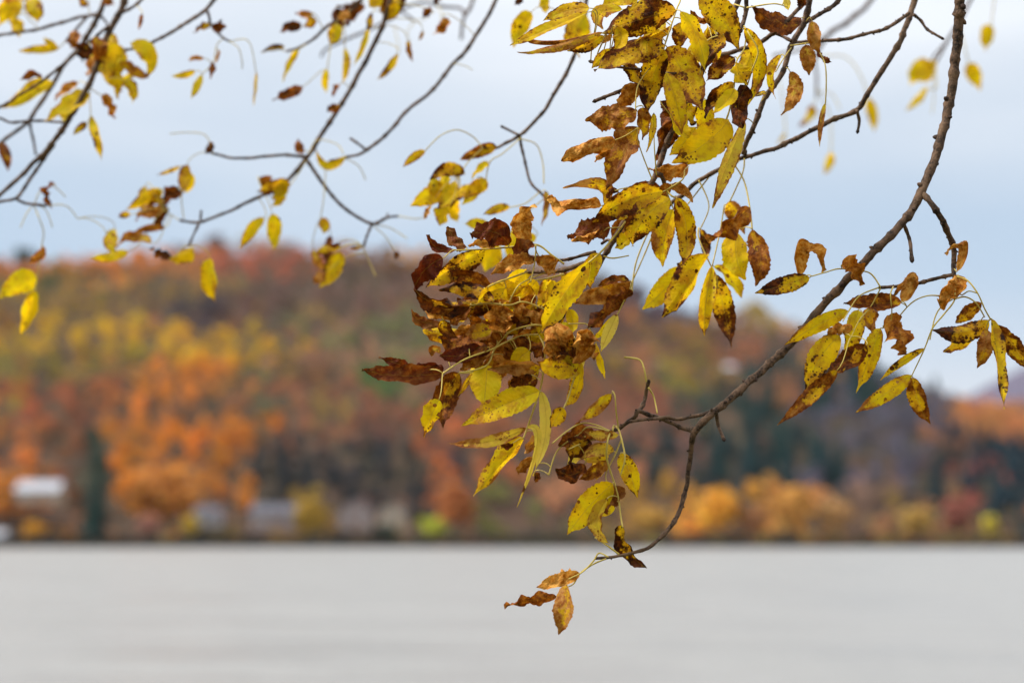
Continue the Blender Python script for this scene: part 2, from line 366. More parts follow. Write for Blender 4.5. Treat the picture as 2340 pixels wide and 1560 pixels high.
def box(x0, x1, y0, y1, z0, z1):
    return [(x0, y0, z0), (x1, y0, z0), (x1, y1, z0), (x0, y1, z0), (x0, y0, z1), (x1, y0, z1), (x1, y1, z1), (x0, y1, z1)], [(0, 3, 2, 1), (4, 5, 6, 7), (0, 1, 5, 4), (1, 2, 6, 5), (2, 3, 7, 6), (3, 0, 4, 7)]
def house(px, Y, w, d, hw, hr, wall, roof, label, storeys=1, gable_front=False, z=None, chimney=True):
    X = (px-1170)/FPX*Y*1.0
    z0 = float(ground_z(X, Y)) if z is None else z
    HOUSES.append((X, Y, w/2+3, d/2+3))
    t = thing('house', label, 'house', (X, Y, z0), 'houses along the far shore')
    def loc(v): return [(X+a, Y+b, z0+c) for a, b, c in v]
    a, bq = w/2, d/2
    if gable_front:      # ridge along Y, gable end towards the lake
        v = [(-a, -bq, -1), (a, -bq, -1), (a, bq, -1), (-a, bq, -1), (-a, -bq, hw), (a, -bq, hw), (a, bq, hw), (-a, bq, hw), (0, -bq, hw+hr), (0, bq, hw+hr)]
        f = [(0, 1, 5, 8, 4), (2, 3, 7, 9, 6), (1, 2, 6, 5), (3, 0, 4, 7), (0, 3, 2, 1)]
        e = .6; k = hr/a
        rv = []; rf = []
        for s in (-1, 1):
            q = [(0, -bq-e, hw+hr+.05), (s*(a+e), -bq-e, hw-e*k+.05), (s*(a+e), bq+e, hw-e*k+.05), (0, bq+e, hw+hr+.05)]
            o_ = len(rv); rv += q + [(x, y, zz+.22) for x, y, zz in q]
            rf += [tuple(o_+i for i in g) for g in ((0, 1, 2, 3), (7, 6, 5, 4), (0, 4, 5, 1), (1, 5, 6, 2), (2, 6, 7, 3))]
    else:
        v = [(-a, -bq, -1), (a, -bq, -1), (a, bq, -1), (-a, bq, -1), (-a, -bq, hw), (a, -bq, hw), (a, bq, hw), (-a, bq, hw), (-a, 0, hw+hr), (a, 0, hw+hr)]
        f = [(0, 1, 5, 4), (2, 3, 7, 6), (1, 2, 6, 9, 5), (3, 0, 4, 8, 7), (0, 3, 2, 1)]
        e = .6; k = hr/bq
        rv = []; rf = []
        for s in (-1, 1):
            q = [(-a-e, 0, hw+hr+.05), (a+e, 0, hw+hr+.05), (a+e, s*(bq+e), hw-e*k+.05), (-a-e, s*(bq+e), hw-e*k+.05)]
            o_ = len(rv); rv += q + [(x, y, zz+.22) for x, y, zz in q]
            rf += [tuple(o_+i for i in g) for g in ((0, 1, 2, 3), (7, 6, 5, 4), (0, 4, 5, 1), (1, 5, 6, 2), (2, 6, 7, 3), (3, 7, 4, 0))]
    mesh_obj('wall', loc(v), f, M[wall], t, smooth=False)
    ro = mesh_obj('roof', loc(rv), rf, M[roof], t, smooth=False)
    if chimney:
        bv, bf_ = box(w*.22, w*.22+.9, .3, 1.2, hw+.2, hw+hr+1.3)
        c = mesh_obj('chimney', loc(bv), bf_, M['brickch'], ro, smooth=False)
    nwin = max(2, int(w//3.0))
    for s in range(storeys):
        for i in range(nwin):
            x = -a + w*(i+.5)/nwin
            if s == 0 and i == nwin//2:
                bv, bf_ = box(x-.55, x+.55, -bq-.06, -bq+.1, 0, 2.1)
                dr = mesh_obj('door', loc(bv), bf_, M['door'], t, smooth=False)
                continue
            zb = .9 + s*2.8
            bv, bf_ = box(x-.65, x+.65, -bq-.05, -bq+.1, zb, zb+1.35)
            wn_ = mesh_obj('window', loc(bv), bf_, M['glass'], t, smooth=False)
            fv, ffc = [], []
            for (xa, xb, za, zb2) in ((x-.8, x+.8, zb-.15, zb), (x-.8, x+.8, zb+1.35, zb+1.5), (x-.8, x-.65, zb, zb+1.35), (x+.65, x+.8, zb, zb+1.35), (x-.04, x+.04, zb, zb+1.35)):
                q, g = box(xa, xb, -bq-.10, -bq+.05, za, zb2); o_ = len(fv); fv += q; ffc += [tuple(o_+k_ for k_ in h_) for h_ in g]
            fr = mesh_obj('window_frame', loc(fv), ffc, M['trim'], wn_, smooth=False)
    return t
house(100, 452, 13.0, 9, 3.0, 2.9, 'cream', 'metalroof', 'cream house with a bright pale metal roof left of the tall dark conifer', z=14.6)
house(483, 446, 7.5, 7, 3.0, 1.8, 'greywall', 'greyroof', 'small grey cottage between the orange tree and the long grey-roofed house', z=7.5, chimney=False)
house(632, 450, 13.5, 9, 4.6, 2.6, 'rosewall', 'greyroof', 'long two-storey house with pale grey roof beside a round ochre tree', 2, z=6.0)
house(818, 452, 10.0, 10, 6.0, 3.2, 'rosewall', 'greyroof', 'pinkish gable-fronted house just left of the cream gabled one', 2, True, z=6.0)
house(902, 449, 8.5, 9, 5.6, 2.8, 'cream', 'greyroof', 'cream gable-fronted house at the right end of the lakeside row', 2, True, z=5.8)
house(1664, 700, 7.0, 7, 3.2, 1.8, 'greywall', 'metalroof', 'lone white house high on the wooded slope above the forked branch', z=None)
house(8, 433, 4.6, 5, 2.6, 1.5, 'siding', 'metalroof', 'tiny white boathouse right on the waterline', z=.9, chimney=False)

# ------------------------------------------------------------------ the wood on the hill: one mass of crowns
tris, cols = [], []
sp = 9.0
gx_ = np.arange(-640, 700, sp); gy_ = np.concatenate([np.array([433., 439., 445.]), np.arange(452, 640, 8.5), np.arange(640, 940, 10.5)])
pts = []
for y in gy_:
    half = y*.46 + 30
    for x in gx_:
        if abs(x-0) < half: pts.append((x+rng.uniform(-4.2, 4.2), y+rng.uniform(-4.2, 4.2)))
pts = np.array(pts); pz = ground_z(pts[:, 0], pts[:, 1])
for (x, y), z in zip(pts, pz):
    if any(abs(x-hx) < hw_ and -2 < y-hy+hd_-3 < 2*hd_ for hx, hy, hw_, hd_ in HOUSES): continue
    px, py = pix((x, y, z+7))
    low = y < 475; front = y < 449
    if front and rng.random() < .45: continue
    if low and rng.random() < .35: continue
    if abs(px-1664) < 28 and 905 < py < 990 and y < 700: continue
    c, con = species(px, py, x, y)
    h = rng.uniform(7, 12)*(.75 if low else 1.0)*(.62 if front else 1); wd = h*rng.uniform(.36, .52)
    if con: h *= 1.25; wd = h*.33
    T = TPL['conifer' if con else 'broad'][rng.integers(6)]
    a = rng.uniform(0, 6.28); ca, sa = math.cos(a), math.sin(a)
    Q = T.copy(); X_ = (T[..., 0]*ca - T[..., 1]*sa)*wd; Y_ = (T[..., 0]*sa + T[..., 1]*ca)*wd
    Q[..., 0] = x+X_; Q[..., 1] = y+Y_; Q[..., 2] = z + T[..., 2]*h
    tris.append(Q); cols.append(np.tile(c, (len(Q), 1))*rng.uniform(.9, 1.1, (len(Q), 1)))
wood = soup('hillside_wood', np.concatenate(tris), np.concatenate(cols), M['foliage'])
tag(wood, 'mass of orange, rust, ochre and bare grey autumn trees covering the hill', kind='stuff')
# scrub and boulders in a dark line along the water
tris, cols = [], []
for x in np.arange(-330, 340, 1.15):
    for k in range(2):
        xx = x+rng.uniform(-1, 1); y = SHORE+rng.uniform(.8, 6)
        z = float(ground_z(xx, y)); h = rng.uniform(2.2, 5.6); wd = h*rng.uniform(.5, .9)
        px, py = pix((xx, y, z))
        c = np.array([(.020, .030, .030), (.03, .035, .03), (.05, .045, .035), (.018, .026, .032)][rng.integers(4)])
        if rng.random() < (.45 if px > 1380 else .18): c = np.array([(.34, .20, .05), (.26, .13, .06), (.20, .18, .06)][rng.integers(3)])*rng.uniform(.6, 1.1)
        T = TPL['broad'][rng.integers(6)]; sel = rng.choice(len(T), 60, replace=False); Q = T[sel].copy()
        Q[..., 0] = xx+Q[..., 0]*wd; Q[..., 1] = y+Q[..., 1]*wd; Q[..., 2] = z-.4 + Q[..., 2]*h
        tris.append(Q); cols.append(np.tile(c, (len(Q), 1)))
tag(soup('shoreline_scrub', np.concatenate(tris), np.concatenate(cols), M['foliage']), 'dark scrub lining the far water edge', kind='stuff')

# ------------------------------------------------------------------ single trees that stand out
def tube(pts, radii, n=8, cap=True):
    """verts, faces of a tube along 3-D points"""
    V, F = [], []; up = Vector((.3, .2, 1)).normalized(); prevx = None
    for i, (p, r) in enumerate(zip(pts, radii)):
        t = (pts[min(i+1, len(pts)-1)] - pts[max(i-1, 0)])
        t = t.normalized() if t.length > 1e-9 else Vector((0, 0, 1))
        x = (prevx - t*prevx.dot(t)) if prevx is not None else up.cross(t)
        if x.length < 1e-6: x = Vector((1, 0, 0)).cross(t)
        x.normalize(); y = t.cross(x); prevx = x
        for k in range(n):
            a = 2*math.pi*k/n; V.append(p + (x*math.cos(a)+y*math.sin(a))*r)
    for i in range(len(pts)-1):
        for k in range(n): F.append((i*n+k, i*n+(k+1) % n, (i+1)*n+(k+1) % n, (i+1)*n+k))
    if cap:
        F.append(tuple(range(n-1, -1, -1))); F.append(tuple((len(pts)-1)*n+k for k in range(n)))
    return V, F
M['fartrunk'] = mat_simple('far_trunk_bark', (.07, .055, .045), (.12, .10, .08), 1.5, .9)
def far_tree(px, Y, h, wd, col, kind, label, name, z=None, lift=0.0):
    X = (px-1170)/FPX*Y; z = float(ground_z(X, Y)) if z is None else z
    t = thing(name, label, 'tree', (X, Y, z), 'trees on the far shore and hill')
    r = random.Random(int(px*7+Y))
    V, F = [], []
    top = Vector((X+r.uniform(-.3, .3), Y, z+h*.75))
    for a_, b_, ra, rb in [(Vector((X, Y, z-.5)), top, h*.025, h*.006)] + [(Vector((X, Y, z+h*r.uniform(.2, .5))), Vector((X+r.uniform(-.6, .6)*wd, Y+r.uniform(-.6, .6)*wd, z+h*r.uniform(.5, .85))), h*.01, h*.003) for _ in range(5)]:
        pts_ = [a_.lerp(b_, i/4) for i in range(5)]
        v_, f_ = tube(pts_, [ra+(rb-ra)*i/4 for i in range(5)], 6); o_ = len(V); V += v_; F += [tuple(o_+i for i in q) for q in f_]
    mesh_obj('trunk', V, F, M['fartrunk'], t)
    Ts = []
    for k in range(4):
        T = TPL[kind][(int(px)+k) % 6]; a = r.uniform(0, 6.28); ca, sa = math.cos(a), math.sin(a); Q = T.copy()
        Q[..., 0] = X+(T[..., 0]*ca-T[..., 1]*sa)*wd; Q[..., 1] = Y+(T[..., 0]*sa+T[..., 1]*ca)*wd; Q[..., 2] = z+lift+T[..., 2]*(h-lift)
        Ts.append(Q)
    Q = np.concatenate(Ts); g = np.random.default_rng(int(px))
    soup('crown', Q, np.array(col)*g.uniform(.65, 1.3, (len(Q), 1))*g.uniform(.92, 1.08, (len(Q), 3)), M['foliage'], t)
def ridge_y(px): return RIDGE-6
FT = [
 (1640, 438, 17, 9, (.70, .36, .045), 'broad', 'bright golden orange tree at the water edge left of the taller tan one'),
 (1800, 440, 18, 8, (.56, .29, .07), 'broad', 'tall tan gold tree at the water edge below the dark conifer belt'),
 (1480, 440, 12, 8, (.46, .27, .06), 'broad', 'low ochre tree on the shore behind the hanging curved twig'),
 (1720, 436, 12, 6, (.34, .16, .07), 'broad', 'small rust tree wedged between the golden and the tan shore trees'),
 (1900, 442, 14, 7, (.40, .23, .09), 'broad', 'dull tan tree right of the tall tan gold one on the shore'),
 (2090, 440, 11, 7, (.42, .27, .07), 'broad', 'low ochre tree on the shore under the grey rocky slope'),
 (2255, 434, 9, 3.2, (.62, .50, .06), 'broad', 'slim clear yellow tree at the waterline near the right edge'),
 (2180, 446, 14, 6, (.30, .11, .08), 'broad', 'dark red tree between the ochre shore tree and the slim yellow one'),
 (990, 434, 8, 4.6, (.44, .46, .05), 'broad', 'yellow green bush-like tree by the water right of the houses'),
 (222, 446, 22, 4.5, (.022, .050, .042), 'conifer', 'tall dark conifer standing between the metal-roofed house and the orange tree'),
 (370, 455, 25, 15, (.50, .21, .045), 'broad', 'broad bright orange tree, largest of the far shore'),
 (30, 470, 22, 10, (.58, .24, .05), 'broad', 'orange tree above the cream house at the left edge'),
 (1045, 452, 19, 7.5, (.46, .17, .055), 'broad', 'reddish orange tree rising right of the dark belt behind the houses'),
 (712, 445, 14, 7, (.42, .27, .045), 'broad', 'round ochre tree at the end of the long grey-roofed house'),
 (440, 436, 9, 3.2, (.52, .36, .04), 'broad', 'small yellow tree in front of the little grey cottage'),
 (90, 434, 6.5, 4.5, (.62, .32, .035), 'broad', 'low golden shrub-like tree by the water below the cream house'),
 (880, 432, 6, 5.5, (.045, .06, .04), 'broad', 'dark green rounded bush at the water in front of the gabled houses'),
 (345, 438, 9, 4.0, (.40, .19, .14), 'broad', 'small pinkish tree by the water under the broad orange tree'),
]
for px, Y, h, wd, c, k, lb in FT:
    far_tree(px, Y, h, wd, c, k, lb, 'conifer_tree' if k == 'conifer' else 'autumn_tree', lift=h*.08)
far_tree(35, 850, 17, 8, (.05, .075, .06), 'broad', 'dark round evergreen breaking the skyline at the far left', 'evergreen_tree', lift=2)
far_tree(482, 850, 15, 9, (.16, .10, .085), 'broad', 'dark domed tree on the crest above the broad orange tree', 'autumn_tree', lift=2)
far_tree(1732, 850, 15, 9, (.46, .33, .09), 'broad', 'pale yellow tree on the sloping skyline right of centre', 'autumn_tree', lift=2)
far_tree(2142, 850, 21, 6, (.03, .06, .055), 'conifer', 'dark conifer poking above the low right end of the ridge', 'conifer_tree', lift=1)
# ------------------------------------------------------------------ the near ash tree
TREE_BASE = Vector((3.35, 1.1, .80))
tree = thing('ash_tree', 'ash tree with drooping twigs of yellow, brown-spotted leaves hanging over the lake', 'tree', TREE_BASE)
def spline(pts, step):
    """Catmull-Rom through vectors (numpy rows), resampled about every `step` along the first two columns"""
    P = np.asarray(pts, float)
    if len(P) == 2: P = np.vstack([P[0], (P[0]+P[1])/2, P[1]])
    out = []
    for i in range(len(P)-1):
        p0, p1, p2, p3 = P[max(i-1, 0)], P[i], P[i+1], P[min(i+2, len(P)-1)]
        n = max(2, int(np.linalg.norm((p2-p1)[:2])/step))
        for k in range(n):
            t = k/n
            out.append(.5*((2*p1)+(-p0+p2)*t+(2*p0-5*p1+4*p2-p3)*t*t+(-p0+3*p1-3*p2+p3)*t**3))
    out.append(P[-1]); return np.array(out)
def wood_mesh(pts, radii, seed, nodes=True, n=9, node_gap=.024):
    """tube with leaf-scar swellings and uneven bark"""
    r = random.Random(seed); L = 0; acc = [0]
    for i in range(1, len(pts)): L += (pts[i]-pts[i-1]).length; acc.append(L)
    marks = []; s = r.uniform(.2, 1)*node_gap
    while s < L: marks.append((s, r.uniform(.15, .50))); s += node_gap*r.uniform(.6, 1.5)
    rr = []
    for a, q in zip(acc, radii):
        m = 1 + .05*math.sin(a*400+seed)
        if nodes:
            for c, amp in marks: m += amp*math.exp(-((a-c)/max(.0020, .42*q))**2)
        rr.append(q*m)
    V, F = tube(pts, rr, n)
    for i in range(len(V)): V[i] = V[i] + Vector((r.uniform(-1, 1), r.uniform(-1, 1), r.uniform(-1, 1)))*radii[min(i//n, len(radii)-1)]*.07
    return V, F
def parse(s):
    return [tuple(float(v) for v in q.split(',')) for q in s.split()]

# limbs overhead, out of the picture; the twigs hang from them
LIMB1 = [Vector(v)+Vector((0, 0, .5)) for v in ((3.35, 1.1, 2.5), (2.5, 1.45, 3.0), (1.6, 1.7, 3.2), (.7, 1.85, 3.28), (-.2, 2.1, 3.32), (-1.1, 2.45, 3.42), (-1.9, 2.8, 3.5))]
LIMB2 = [Vector(v)+Vector((0, 0, .5)) for v in ((2.5, 1.45, 3.0), (2.1, 2.5, 3.6), (1.6, 3.3, 4.05), (.8, 3.6, 4.15), (-.6, 3.7, 4.2))]
def smooth3(pts, n=8):
    out = []
    for i in range(len(pts)-1):
        p0, p1, p2, p3 = pts[max(i-1, 0)], pts[i], pts[i+1], pts[min(i+2, len(pts)-1)]
        for k in range(n):
            t = k/n; out.append(.5*((2*p1)+(p2-p0)*t+(2*p0-5*p1+4*p2-p3)*t*t+(3*p1-p0-3*p2+p3)*t**3))
    return out+[pts[-1]]
tp = smooth3([Vector((3.35, 1.1, .5)), Vector((3.37, 1.12, 1.1)), Vector((3.33, 1.08, 1.9)), Vector((3.35, 1.1, 3.0)), Vector((3.45, 1.0, 4.7))])
V, F = wood_mesh(tp, [.17-.07*i/len(tp) + (.06 if i < 3 else 0) for i in range(len(tp))], 3, False, 20)
mesh_obj('trunk', V, F, M['trunk'], tree)
l1, l2 = smooth3(LIMB1), smooth3(LIMB2)
for l, r0, r1 in ((l1, .075, .018), (l2, .045, .014)):
    V, F = wood_mesh(l, [r0+(r1-r0)*i/(len(l)-1) for i in range(len(l))], 5, False, 12)
    mesh_obj('limb', V, F, M['trunk'], tree)

# branches: name, label, depth, stem "x,y,width" in photograph pixels (top first), twigs, leaf stalks
BR = [
 ('main', 'sharp brown branch curving down to a hooked bare twig over the water', 1.55, 1,
  '2197,-70,25 2193,0,23 2187,100,22 2170,230,21 2146,330,20 2105,440,20 2060,512,19 2006,566,19 1932,644,19 1868,711,18 1804,788,18 1740,848,17 1690,890,17 1635,938,16 1588,983,16 1579,1014,12 1575,1055,11 1567,1111,10 1551,1170,10 1523,1214,9 1492,1245,9 1459,1260,8 1415,1269,7 1390,1273,7 1359,1275,7',
  ['1635,936,11 1620,942,9 1586,951,8 1548,958,8 1526,953,8 1500,956,7 1470,958,7 1440,963,6',
   '1588,983,14 1557,976,10 1517,958,10 1481,947,10 1458,939,10 1452,950,9 1438,962,9 1418,976,9 1400,984,9 1380,993,9 1360,1001,9',
   '1456,942,9 1465,931,9 1474,909,8 1478,890,9 1482,872,8', '1636,940,9 1641,969,8 1648,988,7 1654,1003,8', '2066,514,9 2078,545,8 2082,570,8 2084,594,9',
   '2106,438,12 2132,470,13 2155,506,13 2169,538,13 2179,574,12 2179,619,11 2182,636,9', '2176,628,9 2150,633,8 2112,644,8 2080,650,7 2044,654,7 2012,657,8'],
  ['1477,872,5 1472,843,5 1463,823,5 1445,818,5 1427,816,5', '1482,886,5 1494,906,4.5 1502,944,4', '2012,656,4 1993,628,4 1971,619,3.5 1919,614,3.5 1887,622,3.5 1855,631,3',
   '2008,657,4 1964,676,3.5 1939,711,3.5 1926,734,3', '2012,659,4 1990,700,3.5 1964,731,3.5 1945,770,3', '2041,655,4 2035,673,3.5 2038,708,3 2036,740,3', '2150,676,4 2118,676,3.5 2083,692,3.5 2041,737,3 2015,750,3',
   '2180,640,4.5 2182,683,4.5 2157,718,4 2131,750,4 2112,798,3.5 2083,859,3', '2176,684,4 2153,699,3.5 2137,724,3.5 2125,776,3', '2186,632,4.5 2211,641,4.5 2234,670,4 2250,705,4 2264,730,4',
   '2180,684,4 2205,678,4 2230,692,3.5 2250,724,3.5', '2184,640,4 2195,673,3.5 2214,665,3.5 2234,670,3.5', '2181,640,5 2183,660,5 2181,684,5', '2182,684,3.5 2165,676,3.5 2150,676,3.5',
   '1395,985,4.5 1360,970,4 1328,967,4 1295,985,4 1262,1013,3.5', '1392,985,4 1346,975,4 1321,993,4 1274,1029,4 1254,1085,4', '1364,1002,4 1330,1012,3.5 1300,1026,3', '1413,977,4.5 1408,940,4 1405,903,4 1399,893,3.5',
   '1400,984,5 1403,972,5 1413,980,5 1421,1006,5 1428,1047,4.5 1418,1085,4', '1394,990,5 1388,1010,5 1387,1049,5 1403,1101,5 1413,1137,4.5 1419,1183,4.5 1423,1204,4', '1420,1004,4 1405,1040,4 1385,1080,3.5 1387,1104,3',
   '1390,1272,4.5 1369,1263,4 1356,1281,4 1331,1306,3.5 1300,1322,3', '1385,1276,4 1356,1288,4 1326,1309,4 1310,1334,3.5 1296,1340,3', '1415,1266,5 1385,1244,4.5 1359,1227,4']),
 ('upper', 'slender sharp branch slanting in from the top right towards the centre', 1.66, 1,
  '2103,-70,16 2090,0,14 2081,28,14 2068,69,13 2048,110,13 1996,192,12 1958,251,12 1894,279,11 1809,323,11 1766,341,10 1701,359,10 1637,390,10 1595,413,10 1564,441,10 1536,462,10 1505,500,8',
  ['2078,30,8 2037,59,8 1996,74,8 1930,90,8 1894,92,8 1850,95,8 1818,97,7', '2088,34,7 2105,48,6 2120,67,6 2153,88,6', '1958,252,8 1963,277,7 1960,300,7', '1701,359,8 1704,345,7 1692,330,6'],
  ['1701,362,4 1697,395,4 1667,462,4', '1675,372,4 1700,413,4 1713,472,4 1719,524,4', '1630,392,4 1579,457,4 1560,480,3.5', '1690,366,4 1660,400,3.5 1640,430,3', '1597,412,4 1620,470,3 1600,524,3', '1597,520,4 1597,544,4 1620,598,4 1636,629,4 1640,660,3', '1655,470,3.5 1645,530,3.5 1628,606,3.5',
   '1512,497,5 1505,503,5 1472,583,4 1444,644,4 1420,688,3.5', '1505,500,4 1485,524,4 1454,598,4 1444,662,4', '1549,499,4 1530,494,4 1510,500,4']),
 ('inner', 'sharp dark branch crossing behind the uppermost leaf cluster', 1.62, 1,
  '1872,-70,16 1850,0,14 1837,51,14 1809,103,13 1786,167,12 1748,228,12 1722,290,12 1706,325,11 1698,352,9',
  ['1935,-60,11 1917,0,10 1873,33,9 1843,51,8', '1838,8,9 1800,45,9 1767,77,10 1731,100,10 1679,118,10 1633,130,10', '1810,95,8 1782,80,7 1767,77,7'],
  ['1842,50,3 1850,40,3 1856,49,3', '1808,110,3.5 1790,135,3 1772,165,3', '1872,118,3.5 1886,150,3.5 1888,200,3.5 1886,240,3', '1806,105,4 1850,98,4 1870,92,4', '1740,232,3 1751,212,3 1730,218,3']),
 ('cluster', 'branch buried in the dense central mass of spotted and withered leaves', 1.55, 1,
  '1702,-80,15 1688,0,14 1660,55,13 1638,100,12 1600,170,12 1565,235,12 1545,280,12 1522,328,13 1504,385,13 1495,406,13 1478,432,12 1450,470,12 1428,503,12 1400,554,12 1379,585,12 1345,640,10 1310,676,10 1285,721,9 1272,738,8 1250,752,7 1228,765,8',
  ['1500,396,11 1510,400,10 1518,418,10 1524,436,9', '1379,585,11 1344,598,11 1287,616,11 1251,621,9 1205,621,7', '1360,576,8 1343,580,8 1312,588,7 1282,594,7 1240,592,6', '1708,-60,11 1705,0,10 1703,33,10 1692,70,10', '1400,552,7 1388,548,6 1376,556,6',
   '1470,160,6 1435,156,6 1390,148,6 1350,141,7', '1530,200,8 1480,186,8 1450,195,8 1406,213,8 1360,231,8', '1600,170,7 1540,168,6 1470,160,6'],
  ['1560,-40,4.5 1555,0,4 1545,25,4 1519,104,4 1514,122,4 1500,150,3', '1677,10,4 1690,14,4 1702,18,4', '1708,18,4 1713,17,4 1769,9,3.5 1800,17,3', '1698,66,4 1705,74,4 1700,113,4 1683,141,4 1678,190,3.5', '1700,60,4 1713,80,4 1732,118,4 1718,162,4 1708,195,3.5', '1680,180,4 1669,244,4.5 1654,290,5', '1600,170,4 1612,100,4 1640,82,4',
   '1570,232,4 1600,240,3.5 1605,250,3.5', '1545,282,4 1580,292,3.5 1640,285,3', '1524,436,5 1535,448,5 1545,452,4', '1524,434,5 1560,410,4 1564,390,3', '1524,440,4 1540,480,3', '1500,400,4 1495,330,3 1494,262,3', '1490,410,3.5 1460,330,3 1458,292,3', '1458,292,3 1430,310,3 1406,320,3', '1545,280,3 1514,240,3 1509,232,3', '1490,150,3 1458,195,3 1452,250,3',
   '1430,506,5 1400,545,5 1374,575,5 1345,600,4', '1440,500,3.5 1405,480,3 1378,470,3', '1480,430,3.5 1430,430,3 1405,436,3', '1420,520,3.5 1405,520,3 1395,521,3', '1289,603,5 1261,583,5 1225,559,5 1161,565,4.5 1102,570,4 1043,572,4', '1289,626,5 1253,636,5 1225,640,4', '1206,621,5 1128,649,5 1110,660,3', '1225,559,4 1222,599,4 1212,644,4',
   '1240,592,3 1228,580,3 1222,560,3', '1251,621,4 1189,649,4 1164,690,4', '1262,715,4.5 1200,690,4.5 1164,697,5 1115,693,5 1076,698,5 1007,711,4', '1250,750,5 1225,742,5 1179,752,5 1151,770,5 1130,798,5 1110,836,4.5 1050,852,4', '1230,764,5 1192,767,5 1153,783,5 1123,798,5 1060,822,4 1012,853,4', '1272,738,5 1300,752,4 1322,795,4 1321,831,4 1300,903,4 1287,934,4',
   '1232,766,4 1245,800,4.5 1241,854,4.5 1233,893,5 1205,977,5 1195,1003,4', '1236,760,5 1270,756,5 1290,768,4', '1444,650,4 1420,700,3.5 1410,720,3', '1110,836,4 1080,850,3.5 1049,853,3', '1300,740,3.5 1340,740,3.5 1350,757,3.5', '1379,585,4 1400,590,4 1437,584,3']),
 ('blurred_centre', 'soft blurred thin branch behind, ending above the withered cluster', 1.88, 1,
  '1352,-80,10 1342,0,9.5 1329,72,9 1314,126,9 1273,203,9 1240,256,8 1188,310,8 1150,331,7 1131,338,6 1100,337,5',
  ['1188,310,7 1193,340,6.5 1204,392,6 1218,424,6 1236,441,6 1246,452,5', '1186,309,6 1168,300,5.5 1148,290,6'],
  ['1102,337,3 1080,312,3 1045,297,3 1010,308,3 985,330,3 970,347,3', '1190,318,3 1225,330,3 1240,370,3 1243,420,3', '1232,440,3 1200,465,3 1165,474,3', '1190,315,3 1150,350,3 1120,370,3 1110,412,3', '1104,338,3 1070,370,3 1050,400,3', '1246,452,3 1190,500,3 1140,570,3']),
 ('blurred_fork', 'blurred dark branch forking four ways in front of pale sky', 2.08, 1,
  '898,-80,12 890,0,11 882,38,11 834,144,11 780,238,10.5 703,356,10 651,417,8.5 600,447,8 540,476,7 510,488,6.5 456,508,6.5 410,503,5',
  ['703,358,8 657,355,7 605,358,6.5 538,361,6 487,351,6', '700,364,8 743,426,8 794,480,7.5 851,512,7 884,497,6 911,494,5', '849,514,6 838,540,5 830,565,5', '456,508,5.5 443,535,5 431,560,5', '458,506,5 460,480,5', '884,497,4 886,488,4'],
  ['487,351,2.5 470,310,2.5 430,303,2.5 388,306,2.5', '851,514,2.5 880,540,2.5 905,575,2.5', '420,500,2.5 415,460,2.5 416,440,2.5', '700,366,2.5 680,400,2.5 662,424,2.5', '705,352,2.5 725,320,2.5 770,330,2.5 785,352,2.5', '851,513,2.5 890,520,2.5 930,545,2.5', '911,494,2.5 950,500,2.5 975,495,2.5', '830,565,2.5 845,600,2.5 858,630,2.5', '745,380,2.5 740,450,2.5 732,502,2.5', '410,503,2.5 390,490,2.5 374,480,2.5', '790,362,2.5 820,380,2.5 836,412,2.5']),
 ('blurred_long', 'long blurred bare branch running down from the top towards the fork', 2.05, 1,
  '1160,-80,10 1135,0,9 1070,108,9 1036,146,8.5 980,213,8 934,249,8 900,290,8 836,344,7 790,359,6 752,368,4.5', ['836,342,6 820,330,5.5 803,318,6'], ['1036,146,2 1060,150,2 1080,160,2']),
 ('blurred_short', 'short blurred twig tip in the upper left sky', 2.12, 1,
  '860,-80,8 826,0,7.5 785,38,7 739,69,7 703,100,6 654,118,5', ['826,-2,6 800,12,6 770,15,5'], ['700,102,2.5 690,108,2.5 682,115,2.5', '739,69,2.5 725,40,2.5 715,30,2.5', '654,118,2.5 630,112,2.5 600,120,2.5', '785,38,2.5 788,80,2.5 788,112,2.5', '770,50,2.5 755,110,2.5 748,160,2.5']),
 ('blurred_left', 'thick blurred branch crossing the upper left corner', 2.05, 1,
  '315,-80,16 287,0,15 244,85,14 213,174,13 154,279,13 103,346,11 49,400,10 0,444,9 -60,500,8',
  ['328,-5,7 308,14,7 282,28,7', '495,-10,9 472,20,8 420,56,7.5 333,105,7 282,115,5', '472,21,6 478,40,6 482,59,6 510,87,5.5 526,95,5', '249,60,7 205,95,7 138,151,7 103,180,6.5 50,215,6 0,244,6 -40,265,5', '154,280,6 110,278,6 77,277,6 26,280,6 0,270,5 -40,260,5', '123,331,9 96,368,8 74,400,8 56,429,7.5 36,454,7 0,462,6 -40,470,5', '36,454,7 56,464,6.5 77,467,6.5 103,470,6'],
  ['77,467,3 90,500,3 100,531,3 95,565,3 85,634,3', '526,95,2.5 560,90,2.5 575,110,2.5 585,165,2.5', '524,95,2.5 545,110,2.5 553,140,2.5 553,158,2.5', '76,468,2.5 60,490,2.5 47,520,2.5', '80,467,2.5 105,480,2.5 120,520,2.5', '100,470,2.5 150,470,2.5 178,500,2.5', '80,464,2.5 90,440,2.5 120,425,2.5 150,450,2.5', '284,115,2.5 275,140,2.5 262,150,2.5', '205,200,2.5 225,215,2.5 240,218,2.5', '240,180,2.5 270,178,2.5 287,188,2.5', '510,88,2.5 495,105,2.5 487,143,2.5 462,170,2.5', '213,174,2.5 205,215,2.5 207,265,2.5 198,280,2.5']),
 ('blurred_corner', 'second blurred branch in the upper left corner, behind the thick one', 2.15, 1,
  '262,-80,13 241,0,12 226,33,12 190,100,11 144,154,10 67,274,9 0,328,8 -60,380,7',
  ['226,33,7 190,38,7 128,54,7 90,67,6.5 0,82,6 -60,95,5', '67,276,6 76,320,5.5 82,354,5', '200,38,6 180,60,6 150,95,5', '249,60,5 238,45,5 228,34,5'],
